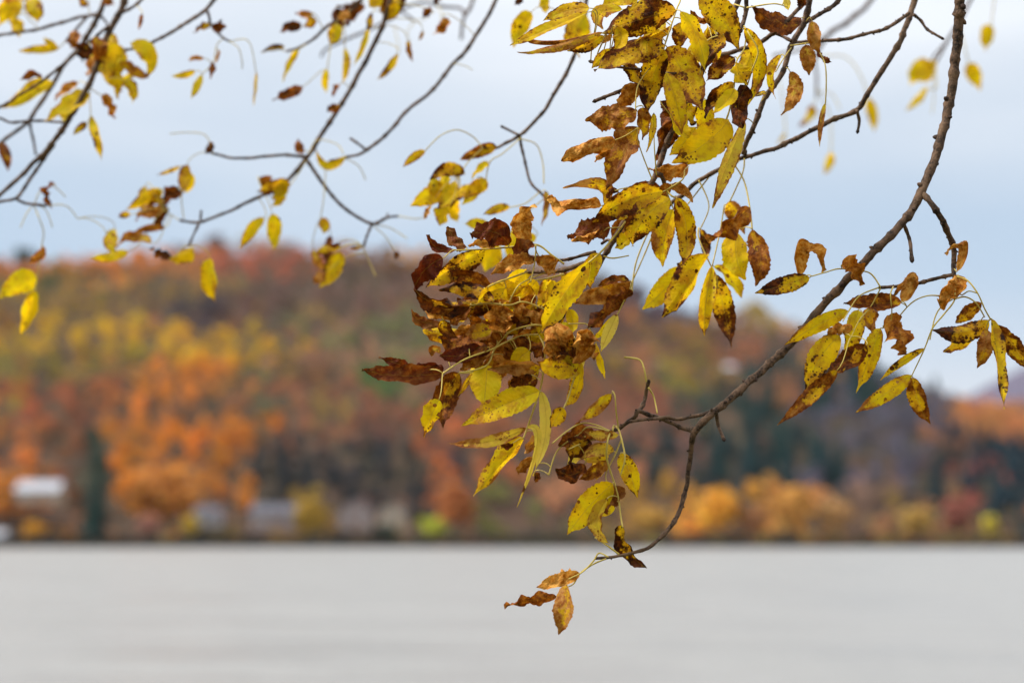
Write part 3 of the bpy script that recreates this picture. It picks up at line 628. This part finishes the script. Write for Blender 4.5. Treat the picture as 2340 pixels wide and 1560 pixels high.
  ['150,95,2.5 140,105,2.5 135,110,2.5', '90,67,2.5 62,40,2.5 50,10,2.5']),
 ('faint_right', 'faint far twig with a few small yellow leaves at the top right', 2.75, 2,
  '2260,-90,9 2217,0,8 2190,55,8 2160,100,7 2135,151,6', ['2162,98,5 2140,120,4 2128,140,4'], ['2280,-60,3 2272,0,3 2265,60,3', '2192,60,3 2205,110,3 2213,145,3', '2135,150,3 2140,200,3 2118,200,3', '2135,150,2.5 2134,220,2.5 2130,260,2.5']),
 ('faint_middle', 'faint far twigs hanging behind the slender upper branch', 2.9, 2,
  '2060,-100,12 1991,0,11 1940,49,11 1889,82,10 1864,130,7 1866,175,6 1866,222,6', ['1889,82,7 1840,110,6 1770,128,6'], ['1870,130,3 1930,130,3 1965,170,3 1985,225,3', '1866,222,3 1862,235,3 1858,242,3', '1866,200,3 1895,260,3 1900,310,3 1898,350,3', '1770,128,3 1790,240,3 1795,305,3', '1866,210,2.5 1900,215,2.5 1920,250,2.5']),
 ('faint_top', 'faint far twigs at the top edge left of centre', 2.6, 2,
  '1110,-90,9 1080,8,8 1066,30,8 1057,51,7 1054,90,7', ['1062,36,6 1052,20,6 1000,13,6 965,5,6 913,23,6', '914,24,6 930,35,5 947,49,5', '900,40,6 836,72,6 803,85,6 744,113,5 735,130,5'], ['947,49,2.5 965,45,2.5 985,32,2.5', '1000,14,2.5 1008,30,2.5 1010,50,2.5', '947,49,2.5 930,75,2.5 935,95,2.5', '900,60,2.5 910,100,2.5 910,125,2.5']),
]
# leaves: base x y, middle x y, tip x y, apparent width (pixels), share of dead tissue, flags
# flags: c curled up dry, d dark red, o tan, p pale, f flat, n nearer, b behind, h half folded
LEAVES_SHARP = '''
1347 19 1292 27 1240 49 36 .45
1345 28 1240 72 1165 105 28 .30 n
1378 74 1262 98 1195 86 14 .80 hc
1375 77 1265 110 1181 119 20 .55 n
1380 82 1338 106 1296 116 24 .45
1458 0 1415 2 1372 18 46 .40 b
1422 22 1372 32 1378 68 40 .40 b
1545 24 1458 46 1378 76 80 .50 n
1535 56 1488 84 1450 100 22 .45 h
1408 64 1420 90 1400 114 44 .25 n
1398 78 1385 92 1372 96 14 .95
1519 104 1425 128 1358 163 62 .45 n
1394 113 1372 134 1352 157 26 .35
1555 26 1592 82 1612 168 48 .08 n
1524 108 1568 177 1604 252 86 .42 f
1522 167 1546 238 1558 308 44 .28 n
1519 115 1490 185 1478 262 62 .45 n
1560 51 1556 82 1550 113 44 .50 b
1600 -14 1650 42 1688 114 78 .38 f
1619 38 1596 44 1578 23 16 .85 c
1630 64 1617 82 1606 98 28 .35 b
1609 100 1622 122 1634 150 36 .45 b
1678 131 1645 160 1614 186 44 .50
1683 143 1690 170 1706 196 54 .20 n
1701 64 1737 143 1706 245 38 .30
1722 108 1710 142 1686 186 46 .28 b
1678 190 1636 228 1612 272 36 .65
1678 203 1660 232 1626 259 36 .0 n
1706 195 1688 243 1696 294 46 .80 cn
1665 275 1612 328 1534 373 84 .10 fn
1590 292 1560 328 1529 356 34 .05
1702 275 1658 385 1628 476 36 .35 on
1455 254 1396 266 1337 274 58 .68
1458 195 1432 222 1415 250 36 .75
1509 231 1516 285 1503 366 56 .92 b
1470 246 1468 282 1470 320 34 .45
1494 259 1490 300 1477 348 17 .30 n
1458 290 1428 346 1384 433 66 .62
1406 320 1342 336 1282 368 32 .95 co
1396 341 1378 352 1358 370 13 .9 c
1573 380 1530 388 1482 386 36 .95 ob
1831 41 1772 50 1717 13 48 .80
1797 -5 1798 10 1801 25 18 .1 p
1833 -6 1833 8 1830 22 20 .85
1856 49 1860 85 1872 121 34 .62
1866 118 1880 135 1901 142 16 .95 d
1841 103 1846 138 1849 173 38 .72 o
1805 164 1816 213 1784 264 36 .75 o
1785 126 1760 169 1773 227 22 .35
1886 236 1876 285 1873 337 13 .5 o
1751 212 1738 214 1724 222 9 .6
1381 468 1376 422 1286 430 34 .50
1374 470 1308 466 1248 458 30 .95 oc
1412 440 1402 434 1389 454 16 .92 c
1515 438 1420 464 1343 519 62 .42 n
1511 434 1468 424 1425 434 18 .9 b
1531 454 1468 503 1446 563 74 .38 n
1441 484 1424 494 1404 501 16 .45
1445 528 1428 552 1405 568 36 .12
1538 478 1518 544 1514 610 58 .32 b
1546 452 1570 534 1559 610 52 .42 n
1528 428 1560 432 1583 463 24 .78
1600 524 1612 560 1616 594 28 .6 b
1620 583 1574 649 1512 726 70 .38 n
1560 610 1518 662 1467 707 58 .08 f
1627 608 1612 700 1610 768 38 .28 n
1633 626 1654 706 1672 798 52 .52
1631 609 1670 638 1696 681 40 .14 b
1685 531 1683 588 1704 640 60 .08
1719 524 1738 588 1728 654 46 .68 n
1713 474 1664 514 1614 548 42 .78 n
1659 467 1681 490 1702 536 46 .45 b
1850 634 1788 652 1724 670 44 .48 f
1395 521 1350 525 1296 542 34 .95 d
1378 528 1345 540 1305 548 18 .9 oc
1372 580 1350 618 1350 660 42 .38
1345 598 1282 683 1236 762 58 .16 n
1441 644 1374 668 1312 694 46 .75
1438 641 1400 640 1365 655 18 .85
1446 665 1404 702 1342 750 28 .85 c
1410 718 1391 760 1372 804 28 .14 p
1400 725 1375 755 1352 775 18 .25 b
1349 755 1338 785 1363 816 52 .96 cno
1362 783 1371 822 1383 866 18 .22
1312 772 1275 786 1264 821 50 .95 con
1190 767 1208 792 1244 813 34 .95 c
1320 825 1275 838 1226 826 60 .40 n
1327 807 1318 840 1293 868 34 .12 p
1327 827 1318 888 1292 928 36 .28
1300 707 1308 733 1307 762 32 .0 b
1298 750 1275 757 1252 773 28 .8
1175 710 1217 724 1252 712 38 .9 oc
1215 547 1192 508 1222 466 50 .88 o
1163 560 1128 530 1075 537 44 .95 d
1040 572 998 566 981 536 22 .98 d
1066 565 1040 544 1023 517 24 .98 dc
1130 566 1100 552 1070 562 22 .85 o
1222 560 1198 576 1230 590 30 .98 d
1222 599 1174 602 1121 627 38 .92 o
1240 583 1250 606 1270 622 36 .9 co
1107 572 1038 610 973 658 52 .45
1012 590 972 616 945 662 50 .95 dn
1140 693 1075 634 998 651 34 .82
1128 685 1066 658 1003 664 38 .58 n
1076 697 996 694 946 658 38 .72 n
1074 700 1005 720 965 703 24 .82
1010 739 962 734 942 706 26 .85 d
1012 731 1020 753 1047 773 32 .68
1074 703 1048 728 1024 741 36 .78
1148 698 1146 732 1152 766 58 .92 n
1153 765 1107 750 1070 724 42 .9
1117 767 1087 766 1055 773 38 .5 b
1115 793 1051 790 1001 770 38 .78
1122 800 1051 812 1004 812 30 .98 d
1006 806 992 802 986 814 16 .7 co
1128 803 1092 826 1050 843 42 .82 o
1015 852 917 858 827 845 34 .97 d
946 845 912 832 865 816 19 1 d
1012 850 980 836 944 842 22 1 d
1049 852 1017 908 1013 981 60 .70
1003 913 986 949 970 999 42 .14 n
1079 854 1062 880 1045 907 13 .45
1113 834 1110 880 1106 928 80 .12 f
1236 839 1177 833 1114 845 40 .52 n
1195 848 1208 868 1222 890 52 .72 b
1185 862 1172 874 1165 888 24 .95 b
1233 893 1146 928 1054 973 62 .24 nf
1236 894 1247 985 1218 1087 30 .03 p
1205 977 1227 1012 1181 1158 17 .06 pn
1287 931 1272 954 1258 978 38 .3 n
1203 977 1114 1010 1022 1012 28 .55 o
1197 1000 1146 1057 1082 1133 48 .28
1172 1012 1158 1018 1141 1015 14 1 d
1233 998 1214 1014 1198 1035 32 .65 b
1228 1058 1200 1060 1184 1084 26 .7 oc
1222 1080 1226 1090 1222 1102 16 .9 b
1397 900 1360 934 1323 962 28 .5
1413 993 1372 996 1336 985 28 .42 o
1336 998 1322 1026 1298 1058 48 .62
1402 1031 1368 1026 1327 1050 38 .48 o
1336 1060 1308 1084 1268 1070 42 .92
1387 1052 1358 1077 1322 1096 34 .68
1418 1036 1440 1083 1457 1138 46 .28 f
1400 1104 1343 1160 1296 1222 70 .14 f
1405 1109 1400 1138 1373 1166 34 .98 d
1387 1140 1364 1196 1392 1242 34 .42 o
1400 1150 1392 1166 1372 1180 18 .2 b
1422 1198 1432 1252 1478 1298 38 .55
1295 1335 1291 1393 1276 1450 47 .55 n
1325 1309 1274 1328 1225 1341 28 .92
1312 1318 1288 1324 1272 1332 28 .95 co
1272 1362 1210 1373 1152 1386 24 .95
1827 631 1838 566 1890 616 32 .92 o
1923 606 1946 618 1970 652 36 .92
2187 620 2204 556 2159 580 20 .88 o
2060 689 2090 634 2042 676 28 .92 oc
2189 628 2176 663 2146 697 38 .95 co
2060 689 1990 694 1928 692 40 .75 n
1939 711 1868 743 1792 789 40 .3 f
1961 708 1948 760 1931 818 50 .2 b
1984 703 1990 732 1992 762 44 .55 b
1948 753 1919 747 1891 765 24 .9 co
1919 766 1870 824 1842 898 64 .34
1913 846 1850 905 1776 971 38 .66 n
1980 788 1935 824 1886 850 38 .62 n
2012 750 1988 814 1957 898 48 .28
2019 744 2052 758 2070 810 44 .82
2112 796 2057 830 2011 870 17 .3
2083 857 2022 900 1954 943 40 .34 f
2086 862 2098 917 2127 970 42 .56
2259 731 2198 758 2127 752 46 .5
2227 756 2190 782 2156 805 38 .36 b
2243 692 2211 718 2183 738 36 .62
2253 753 2251 795 2233 842 38 .52
2266 728 2280 820 2295 934 36 .34 n
2272 740 2316 790 2352 850 42 .56
1225 640 1205 665 1180 690 44 .15 b
1250 636 1246 672 1232 712 40 .35 b
1206 650 1214 690 1224 735 34 .45 b
1164 690 1180 640 1220 622 50 .10 b
1128 649 1160 660 1200 652 46 .20 b
1240 700 1232 728 1212 752 40 .6 b
1160 780 1178 812 1190 856 50 .7 b
1185 770 1192 806 1218 838 44 .8 b
1200 745 1165 750 1130 782 44 .55 b
1262 640 1270 690 1262 735 44 .25 b
1100 690 1120 712 1150 720 36 .85 b
1280 625 1300 660 1290 700 40 .5 b
'''
LEAVES_BLUR = {
 1.88: '''
1214 28 1190 62 1173 110 40 .1
1340 34 1318 80 1326 132 50 .15
1240 -8 1246 12 1248 32 20 .2
1190 -10 1184 0 1176 12 18 .7
1135 335 1092 345 1050 366 28 .6
972 345 945 360 920 383 17 .45
1115 370 1098 386 1077 409 17 .1
1062 398 1022 388 982 412 32 .5
1032 426 985 446 936 471 42 .1
1112 410 1092 428 1066 452 32 .2
1046 438 1024 455 1000 478 30 .3
1030 468 1016 490 1005 517 38 .12
985 470 978 485 968 502 12 .7
1166 474 1132 478 1104 491 22 .4
1124 522 1090 512 1060 512 26 .08
1246 436 1246 470 1238 517 14 .6 o
1145 565 1122 585 1108 622 54 .04
1178 520 1170 560 1165 602 34 .06
1225 540 1212 545 1200 552 20 .1
''',
 2.08: '''
50 8 22 26 -5 62 26 .1
62 0 82 25 86 52 40 .25
35 42 38 62 46 86 30 .3
136 110 90 114 40 118 20 .3
130 106 112 98 98 86 14 .3
160 74 166 92 160 110 32 .9
206 104 196 120 188 142 42 .7
262 98 262 140 244 178 50 .25
278 128 248 150 213 167 40 .15
245 160 262 182 270 208 38 .12
300 98 345 130 332 180 40 .15
275 142 308 166 342 176 24 .7
287 186 300 206 303 236 24 .2
240 214 248 240 262 272 19 .92
96 180 72 174 44 184 18 .8
122 188 70 216 3 249 34 .08
206 214 160 244 103 276 44 .05
198 280 184 292 166 309 15 .4
207 264 224 310 232 367 24 .12
0 326 14 356 18 392 22 .7
480 58 462 64 442 76 15 .6
485 66 500 60 503 46 18 .92
466 134 448 130 431 141 11 .9
498 113 497 130 493 146 7 .9
485 142 484 160 480 180 13 .9
446 162 420 172 391 174 14 .2
462 171 452 196 436 226 18 .1
325 33 322 50 316 69 9 .9
586 164 584 205 578 247 8 .3
478 324 478 338 468 352 19 .7
196 0 190 6 182 14 20 .8
260 -6 250 4 262 12 22 .85
715 32 695 34 674 30 16 .9
690 60 664 62 638 74 22 .7
712 38 708 52 694 63 18 .6
650 107 625 110 596 121 14 .7
682 114 664 146 646 188 16 .08
766 54 764 80 752 101 28 .15
866 -12 856 4 842 16 30 .2
908 6 900 26 884 50 23 .4
850 30 846 50 838 72 13 .6
842 64 832 108 806 152 15 .08
788 110 792 150 782 192 16 .15
778 192 768 205 758 222 11 .8
748 158 742 186 747 214 15 .1
692 198 660 214 623 229 22 .92
776 242 762 248 746 254 21 .8
910 123 890 156 861 183 17 .4
935 93 937 116 943 142 13 .7
966 72 964 82 956 94 9 .5
986 30 976 30 966 42 19 .9
1012 42 1014 62 990 78 18 .9
796 26 786 36 772 46 14 .85
1005 -5 1000 4 990 12 16 .7
696 344 684 338 682 316 15 .92
791 356 748 380 721 338 19 .1
412 380 386 392 357 401 9 .4
428 376 422 405 418 442 30 .5
434 395 432 420 424 442 22 .1
372 434 332 455 288 481 28 .25
408 428 392 444 374 458 32 .92
376 478 342 486 308 502 24 .92
298 490 284 490 270 496 15 .4
377 520 340 522 302 532 15 .85
346 556 306 544 260 564 20 .7 o
292 574 250 586 203 588 22 .08
392 586 365 580 344 566 11 1
442 570 416 580 384 592 36 .15
480 590 482 640 492 692 42 .16
84 634 44 648 -4 682 42 .08
80 664 70 712 47 764 36 .1
98 562 88 586 62 602 15 .95
126 420 108 440 118 478 13 .95
605 498 574 528 547 570 22 .04
622 488 628 530 624 572 33 .04
664 424 628 424 586 438 32 .4
652 448 640 462 618 474 22 .12
780 562 748 566 718 582 24 .4
776 576 762 616 728 658 40 .3
744 622 730 634 716 648 24 .8
731 500 742 516 738 534 25 .4
826 564 812 566 800 566 8 .5
904 572 908 580 902 590 13 .85
775 552 762 558 748 560 12 .8
''',
 2.75: '''
2265 58 2250 88 2253 119 31 .06
2213 144 2226 172 2240 207 30 .1
2127 140 2100 160 2078 198 40 .05
2137 138 2122 166 2098 186 36 .2
2118 199 2098 226 2069 254 19 .06
1984 224 1994 258 1998 302 25 .2
1858 242 1846 262 1824 292 23 .45
1898 348 1894 372 1883 400 20 .25
1795 304 1786 318 1774 332 9 .4 p
'''}
RL = random.Random(4)
def filler(cx, cy, rx, ry, n, ang, spread, browns, L0=60, L1=105, w0=32, w1=48):
    out = []
    for _ in range(n):
        a, q = RL.uniform(0, 6.28), math.sqrt(RL.random()); x, y = cx+rx*q*math.cos(a), cy+ry*q*math.sin(a)
        th = math.radians(ang+RL.uniform(-spread, spread)); L = RL.uniform(L0, L1); dx, dy = math.cos(th)*L/2, math.sin(th)*L/2; k = RL.uniform(-12, 12)
        out.append('%.0f %.0f %.0f %.0f %.0f %.0f %.0f %.2f %s' % (x-dx, y-dy, x-dy/L*2*k, y+dx/L*2*k, x+dx, y+dy, RL.uniform(w0, w1), RL.choice(browns), RL.choice(('b', 'b', 'bo', 'bc', ''))))
    return '\n'.join(out)+'\n'
LEAVES_SHARP += filler(1110, 725, 125, 75, 20, 175, 50, (.2, .35, .5, .7, .85, .95)) + filler(1235, 770, 75, 85, 12, 120, 60, (.1, .25, .45, .7, .9)) + filler(1560, 170, 110, 120, 10, 80, 50, (.1, .2, .3, .45))
LEAVES_SHARP += filler(1160, 860, 80, 35, 5, 110, 40, (.2, .5, .8)) + filler(1350, 1040, 55, 40, 4, 130, 50, (.3, .6, .9)) + filler(1450, 480, 70, 50, 4, 130, 50, (.3, .6, .9))
for cx_, cy_, rx_, ry_, n_ in ((40, 60, 50, 50, 3), (230, 140, 60, 50, 6), (255, 210, 40, 30, 2), (110, 230, 60, 40, 3), (850, 25, 60, 25, 4), (765, 40, 40, 30, 2), (350, 470, 60, 45, 5), (630, 440, 30, 25, 2), (745, 600, 25, 40, 2), (300, 560, 50, 20, 2)):
    LEAVES_BLUR[2.08] += filler(cx_, cy_, rx_, ry_, n_, 110, 60, (.1, .2, .4, .7, .9), 45, 75, 15, 30)
LEAVES_BLUR[1.88] += filler(1030, 445, 60, 45, 6, 120, 50, (.1, .2, .4, .6), 50, 80, 22, 34)
def half_width(t):
    return (t**.58)*((1-t)**.86)/.459
def leaf(bx, by, mx, my, tx, ty, w, br, flags, depth, seed, blurred=False):
    r = random.Random(seed)
    NT, NS = (30, 5) if not blurred else (16, 3)
    c, f, h = 'c' in flags, 'f' in flags, 'h' in flags
    L = math.hypot(tx-bx, ty-by)
    k = depth/FPX                                  # metres per photograph pixel at this depth
    dz = (-.022 if 'n' in flags else .045 if 'b' in flags else 0.0) + r.uniform(-.008, .008)
    dry = max(0, (br-.45)/.55)
    tilt = r.uniform(-.6, .6)*L*k*(.5 if f else 1)      # base-to-tip depth change
    bow = r.uniform(-.32, .32)*L*k*(.4 if f else 1)
    roll = r.uniform(-.62, .62)*(.5 if f else 1)
    twist = r.uniform(-.5, .5)*(.25 if f else 1+.9*dry)
    fold = r.uniform(.14, .52)*(1 if r.random() < .7 else -1)*(.5 if f else 1)
    if h: fold = 1.0
    curl = (r.uniform(-.35, .35) if f else r.uniform(.1, .7)*r.choice((-1, 1))) + (dry*r.uniform(.7, 1.5) if br > .5 else 0)
    if c: curl = r.choice((-1, 1))*r.uniform(2.2, 3.4); fold = 0
    side_sign = r.choice((-1, 1))
    hw = (w/2)*(1.11+.12*dry)*(1.14 if blurred else 1)*k/max(.55, math.cos(roll)*math.cos(fold))
    if abs(curl) > .4: hw *= min(2.1, abs(curl)/max(.25, math.sin(min(abs(curl), 1.57))) if abs(curl) < 1.57 else 1.35*abs(curl)/1.57)
    wav = r.uniform(.07, .18)*(1+1.8*dry)*(.5 if f else 1); wf = r.uniform(1.5, 3.2); p1, p2 = r.uniform(0, 6), r.uniform(0, 6)
    cr = dry*.20
    cx, cy = 2*mx-(bx+tx)/2, 2*my-(by+ty)/2
    right, up, fwd = RIGHT, UP, FWD
    V, lc, ea, ta = [], [], [], []
    Lm = (math.hypot(mx-bx, my-by)+math.hypot(tx-mx, ty-my))*k
    cols_n = 2*NS+1
    teeth = [r.uniform(.0, 1) for _ in range(2*NT+4)]
    for i in range(NT+1):
        t = i/NT
        x = (1-t)**2*bx+2*t*(1-t)*cx+t*t*tx; y = (1-t)**2*by+2*t*(1-t)*cy+t*t*ty
        dx = 2*(1-t)*(cx-bx)+2*t*(tx-cx); dy = 2*(1-t)*(cy-by)+2*t*(ty-cy); q = math.hypot(dx, dy) or 1
        dd = depth+dz+tilt*(t-.15)+bow*4*t*(1-t)
        P = at(x, y, dd)
        T = (right*(dx/q) + up*(-dy/q)); N = (right*(dy/q) + up*(dx/q))
        hh = hw*half_width(max(t, 1e-4))
        if t > .84: hh *= 1-.35*math.sin((t-.84)/.16*math.pi)
        ro = roll+twist*(t-.5)*2 + .25*cr*math.sin(t*9+p1)
        Nr = N*math.cos(ro)+fwd*math.sin(ro); Br = fwd*math.cos(ro)-N*math.sin(ro)
        for j in range(-NS, NS+1):
            s = j/NS; a_ = abs(s); sg = 1 if s >= 0 else -1
            tooth = 1.0
            if a_ == 1 and i > 2: tooth = 1 + (.05+.05*dry)*(teeth[i+(NT if s > 0 else 0)]-.5)*2 + (.03 if i % 2 else -.03)
            q_ = a_*hh*tooth
            kap = curl/hw if hw > 0 else 0
            cu = kap*(1.0 if sg*side_sign > 0 or c else .55)
            if abs(cu*q_) > 1e-4:
                A = fold; X_ = (math.sin(A+cu*q_)-math.sin(A))/cu; Z_ = (math.cos(A)-math.cos(A+cu*q_))/cu
            else: X_ = q_*math.cos(fold); Z_ = q_*math.sin(fold)
            Z_ += hw*wav*a_**1.4*math.sin(wf*6.28*t+(p1 if s > 0 else p2))*min(1, 4*t)
            Z_ += hw*cr*math.sin(t*31+s*7+p1)*math.cos(s*11+t*13+p2)*min(1, 4*t)
            V.append(P + Nr*(sg*X_) - Br*Z_)
            lc.append((t*Lm*100, s*hh*100, seed*3.17 % 97.0)); ea.append(a_); ta.append(t)
    F = [(i*cols_n+j, i*cols_n+j+1, (i+1)*cols_n+j+1, (i+1)*cols_n+j) for i in range(NT) for j in range(cols_n-1)]
    n = len(V)
    at_ = {'lc': ('FLOAT_VECTOR', lc), 'edge': ('FLOAT', ea), 'along': ('FLOAT', ta), 'brown': ('FLOAT', [br]*n),
           'red': ('FLOAT', [.75 if 'd' in flags else 0.0]*n), 'tone': ('FLOAT', [(.85 if 'o' in flags else r.random())]*n), 'pale': ('FLOAT', [.55 if 'p' in flags else (.25 if 'o' in flags else 0.0)]*n)}
    return V, F, at_, depth+dz

# build branches with their twigs and stalks, remember sample points for hanging the leaves
SAMPLES = []     # px, py, depth, branch object, is stalk
ROUGH = []
def knobs(rows, bo, seed, gap):
    """leaf scars and side buds standing out from the bark"""
    r = random.Random(seed); i = r.randint(2, 6)
    while i < len(rows)-2:
        x, y, w, d = (float(v) for v in rows[i])
        if -20 < y and -20 < x < 2360 and d < 2.0:
            c0 = at(x, y, d); t = (at(*[float(v) for v in (rows[i+1][0], rows[i+1][1], rows[i+1][3])])-c0).normalized()
            a = r.uniform(0, 6.28); s = t.cross(FWD).normalized(); o = s*math.cos(a)+t.cross(s)*math.sin(a); rb = w/2*d/FPX; q = rb*r.uniform(.34, .55)
            p0 = c0+o*rb*.5; n_ = (o+t*r.uniform(-.5, .9)).normalized()
            V, F = tube([p0, p0+n_*rb*.55, p0+n_*(rb*.7+q*.5), p0+n_*(rb*.75+q*1.1)], [q*1.15, q*1.1, q*.85, q*.25], 7)
            mesh_obj('bud', V, F, M['bud'] if r.random() < .6 else M['bark'], bo)
        i += max(3, int(gap*r.uniform(.5, 1.5)/6.5))
def kink(rows, seed, amp):
    """slight angular wandering of a twig from node to node"""
    r = random.Random(seed); out = rows.copy(); n = len(rows); step = 4; ox = oy = 0.0; prev = (0.0, 0.0); nxt = (0.0, 0.0)
    for i in range(n):
        if i % step == 0: prev = nxt; nxt = (r.uniform(-amp, amp), r.uniform(-amp, amp))
        f = (i % step)/step; e = min(1, i/6, (n-1-i)/6)
        out[i, 0] += (prev[0]*(1-f)+nxt[0]*f)*e; out[i, 1] += (prev[1]*(1-f)+nxt[1]*f)*e
    return out
def to3(rows): return [at(q[0], q[1], q[3]) for q in rows]
for bi, (nm, label, dep, limb, stem, twigs, stalks) in enumerate(BR):
    def with_depth(s, sd, start=0.0, end=0.0, dep=dep):
        rows = parse(s); r = random.Random(sd); n = len(rows); ph = r.uniform(0, 6.28)
        return [(x, y, w, dep + .012*math.sin(i*.9+ph)*min(1, i) + (end*i/max(1, n-1))) for i, (x, y, w) in enumerate(rows)]
    back = .035 if nm == 'cluster' else .012
    rows = kink(spline(with_depth(stem, bi, dep=dep+back), 7), bi, 1.9)
    P3 = to3(rows); R3 = [float(q[2]/2*q[3]/FPX) for q in rows]
    # lead the stem up to its limb
    lim = l1 if limb == 1 else l2
    d0 = (P3[0]-P3[6]).normalized(); guess = P3[0]+d0*.55
    tgt = min(lim, key=lambda p: (p-guess).length)
    pre = []
    m0 = (tgt-P3[0]).length
    for i in range(14):
        t = i/14; a_, b_, c_, e_ = tgt, tgt+Vector((0, 0, -.12))*1.0, P3[0]+d0*m0*.45, P3[0]
        pre.append((1-t)**3*a_+3*t*(1-t)**2*b_+3*t*t*(1-t)*c_+t**3*e_)
    V, F = wood_mesh(pre+P3, [R3[0]*(1.5-.5*i/14) for i in range(14)]+R3, bi*17+1)
    bo = mesh_obj('branch', V, F, M['bark'], tree); bo['label'] = label
    SAMPLES += [(q[0], q[1], q[3], bo, dep) for q in rows[::2]]
    knobs(rows, bo, bi*91+2, 46)
    for k, s in enumerate(twigs):
        rw = kink(spline(with_depth(s, bi*50+k, dep=dep+back*.6), 6), bi*50+k, 1.4)
        V, F = wood_mesh(to3(rw), [float(q[2]/2*q[3]/FPX) for q in rw], bi*31+k, True, 8, .014)
        mesh_obj('twig', V, F, M['bark'], bo)
        SAMPLES += [(q[0], q[1], q[3], bo, dep) for q in rw[::2]]
        if dep < 1.7: knobs(rw, bo, bi*91+k+9, 30)
        # an end bud
        e = rw[-1]
        if e[2] > 5 and e[1] > 0 and 0 < e[0] < 2340:
            c0 = at(e[0], e[1], e[3]); dr = (c0-at(rw[-3][0], rw[-3][1], rw[-3][3])).normalized(); rb = float(e[2]/2*e[3]/FPX*1.25)
            V, F = tube([c0-dr*rb*.8, c0, c0+dr*rb*.7, c0+dr*rb*1.5], [rb*.6, rb, rb*.8, rb*.2], 8)
            mesh_obj('bud', V, F, M['bud'], bo)
    for k, s in enumerate(stalks):
        rw = spline(with_depth(s, bi*70+k, end=-.006), 5)
        V, F = wood_mesh(to3(rw), [float(q[2]/2*q[3]/FPX*.9) for q in rw], bi*37+k, False, 6)
        mesh_obj('leaf_stalk', V, F, M['stalk'], bo)
        SAMPLES += [(q[0], q[1], q[3], bo, dep) for q in rw]
def hang(bx, by, dep, lo, hi):
    return min((s for s in SAMPLES if lo <= s[2] <= hi), key=lambda s: math.hypot(s[0]-bx, s[1]-by)+abs(s[2]-dep)*60)
nleaf = 0
for dclass, text in [(None, LEAVES_SHARP)] + list(LEAVES_BLUR.items()):
    for line in text.strip().splitlines():
        q = line.split(); a = [float(v) for v in q[:8]]; fl = q[8] if len(q) > 8 else ''
        nleaf += 1
        if dclass is None:
            s = hang(a[0], a[1], 1.56, 1.4, 1.8)
        else:
            s = hang(a[0], a[1], dclass, dclass-.16, dclass+.16)
        dep = float(s[4])
        V, F, at_, d_leaf = leaf(*a[:6], a[6], a[7], fl, dep, nleaf, dclass is not None)
        lo = mesh_obj('leaf', V, F, M['leaf'], s[3], attrs=at_)
        gap = math.hypot(s[0]-a[0], s[1]-a[1])
        if gap > 2 or abs(d_leaf-s[2]) > .003:      # its own stalklet back to the twig
            up_ = min(18, gap*.35)
            tx_, ty_ = a[2]-a[0], a[3]-a[1]; tl = math.hypot(tx_, ty_) or 1
            p0, p3 = at(s[0], s[1], s[2]), V[len(V)//len(V)*0 + (5 if dclass is None else 3)]
            p1 = at(s[0]+(a[0]-s[0])*.3, s[1]+(a[1]-s[1])*.3-up_, s[2]); p2 = at(a[0]-tx_/tl*gap*.35, a[1]-ty_/tl*gap*.35, d_leaf)
            pts_ = [(1-t)**3*p0+3*t*(1-t)**2*p1+3*t*t*(1-t)*p2+t**3*p3 for t in [i/8 for i in range(9)]]
            wst = 2.6 if dclass is None else 2.0
            v_, f_ = tube(pts_, [wst/2*float(s[2])/FPX*(1 if i < 7 else .9) for i in range(9)], 5)
            mesh_obj('leaf_stalk', v_, f_, M['stalk'], s[3])

# ------------------------------------------------------------------ air between here and the far hill
bh = NB('haze_air')
vol = bh.n('ShaderNodeVolumePrincipled', {'Color': (.86, .91, 1.0), 'Density': .00002, 'Anisotropy': .2})
bh.t.links.new(vol.outputs[0], bh.out.inputs['Volume'])
bv, bf_ = box(-3300, 3300, -90, 4700, -3, 420)
tag(mesh_obj('haze', bv, bf_, bh.m, smooth=False), 'thin bluish air over the lake', kind='stuff')
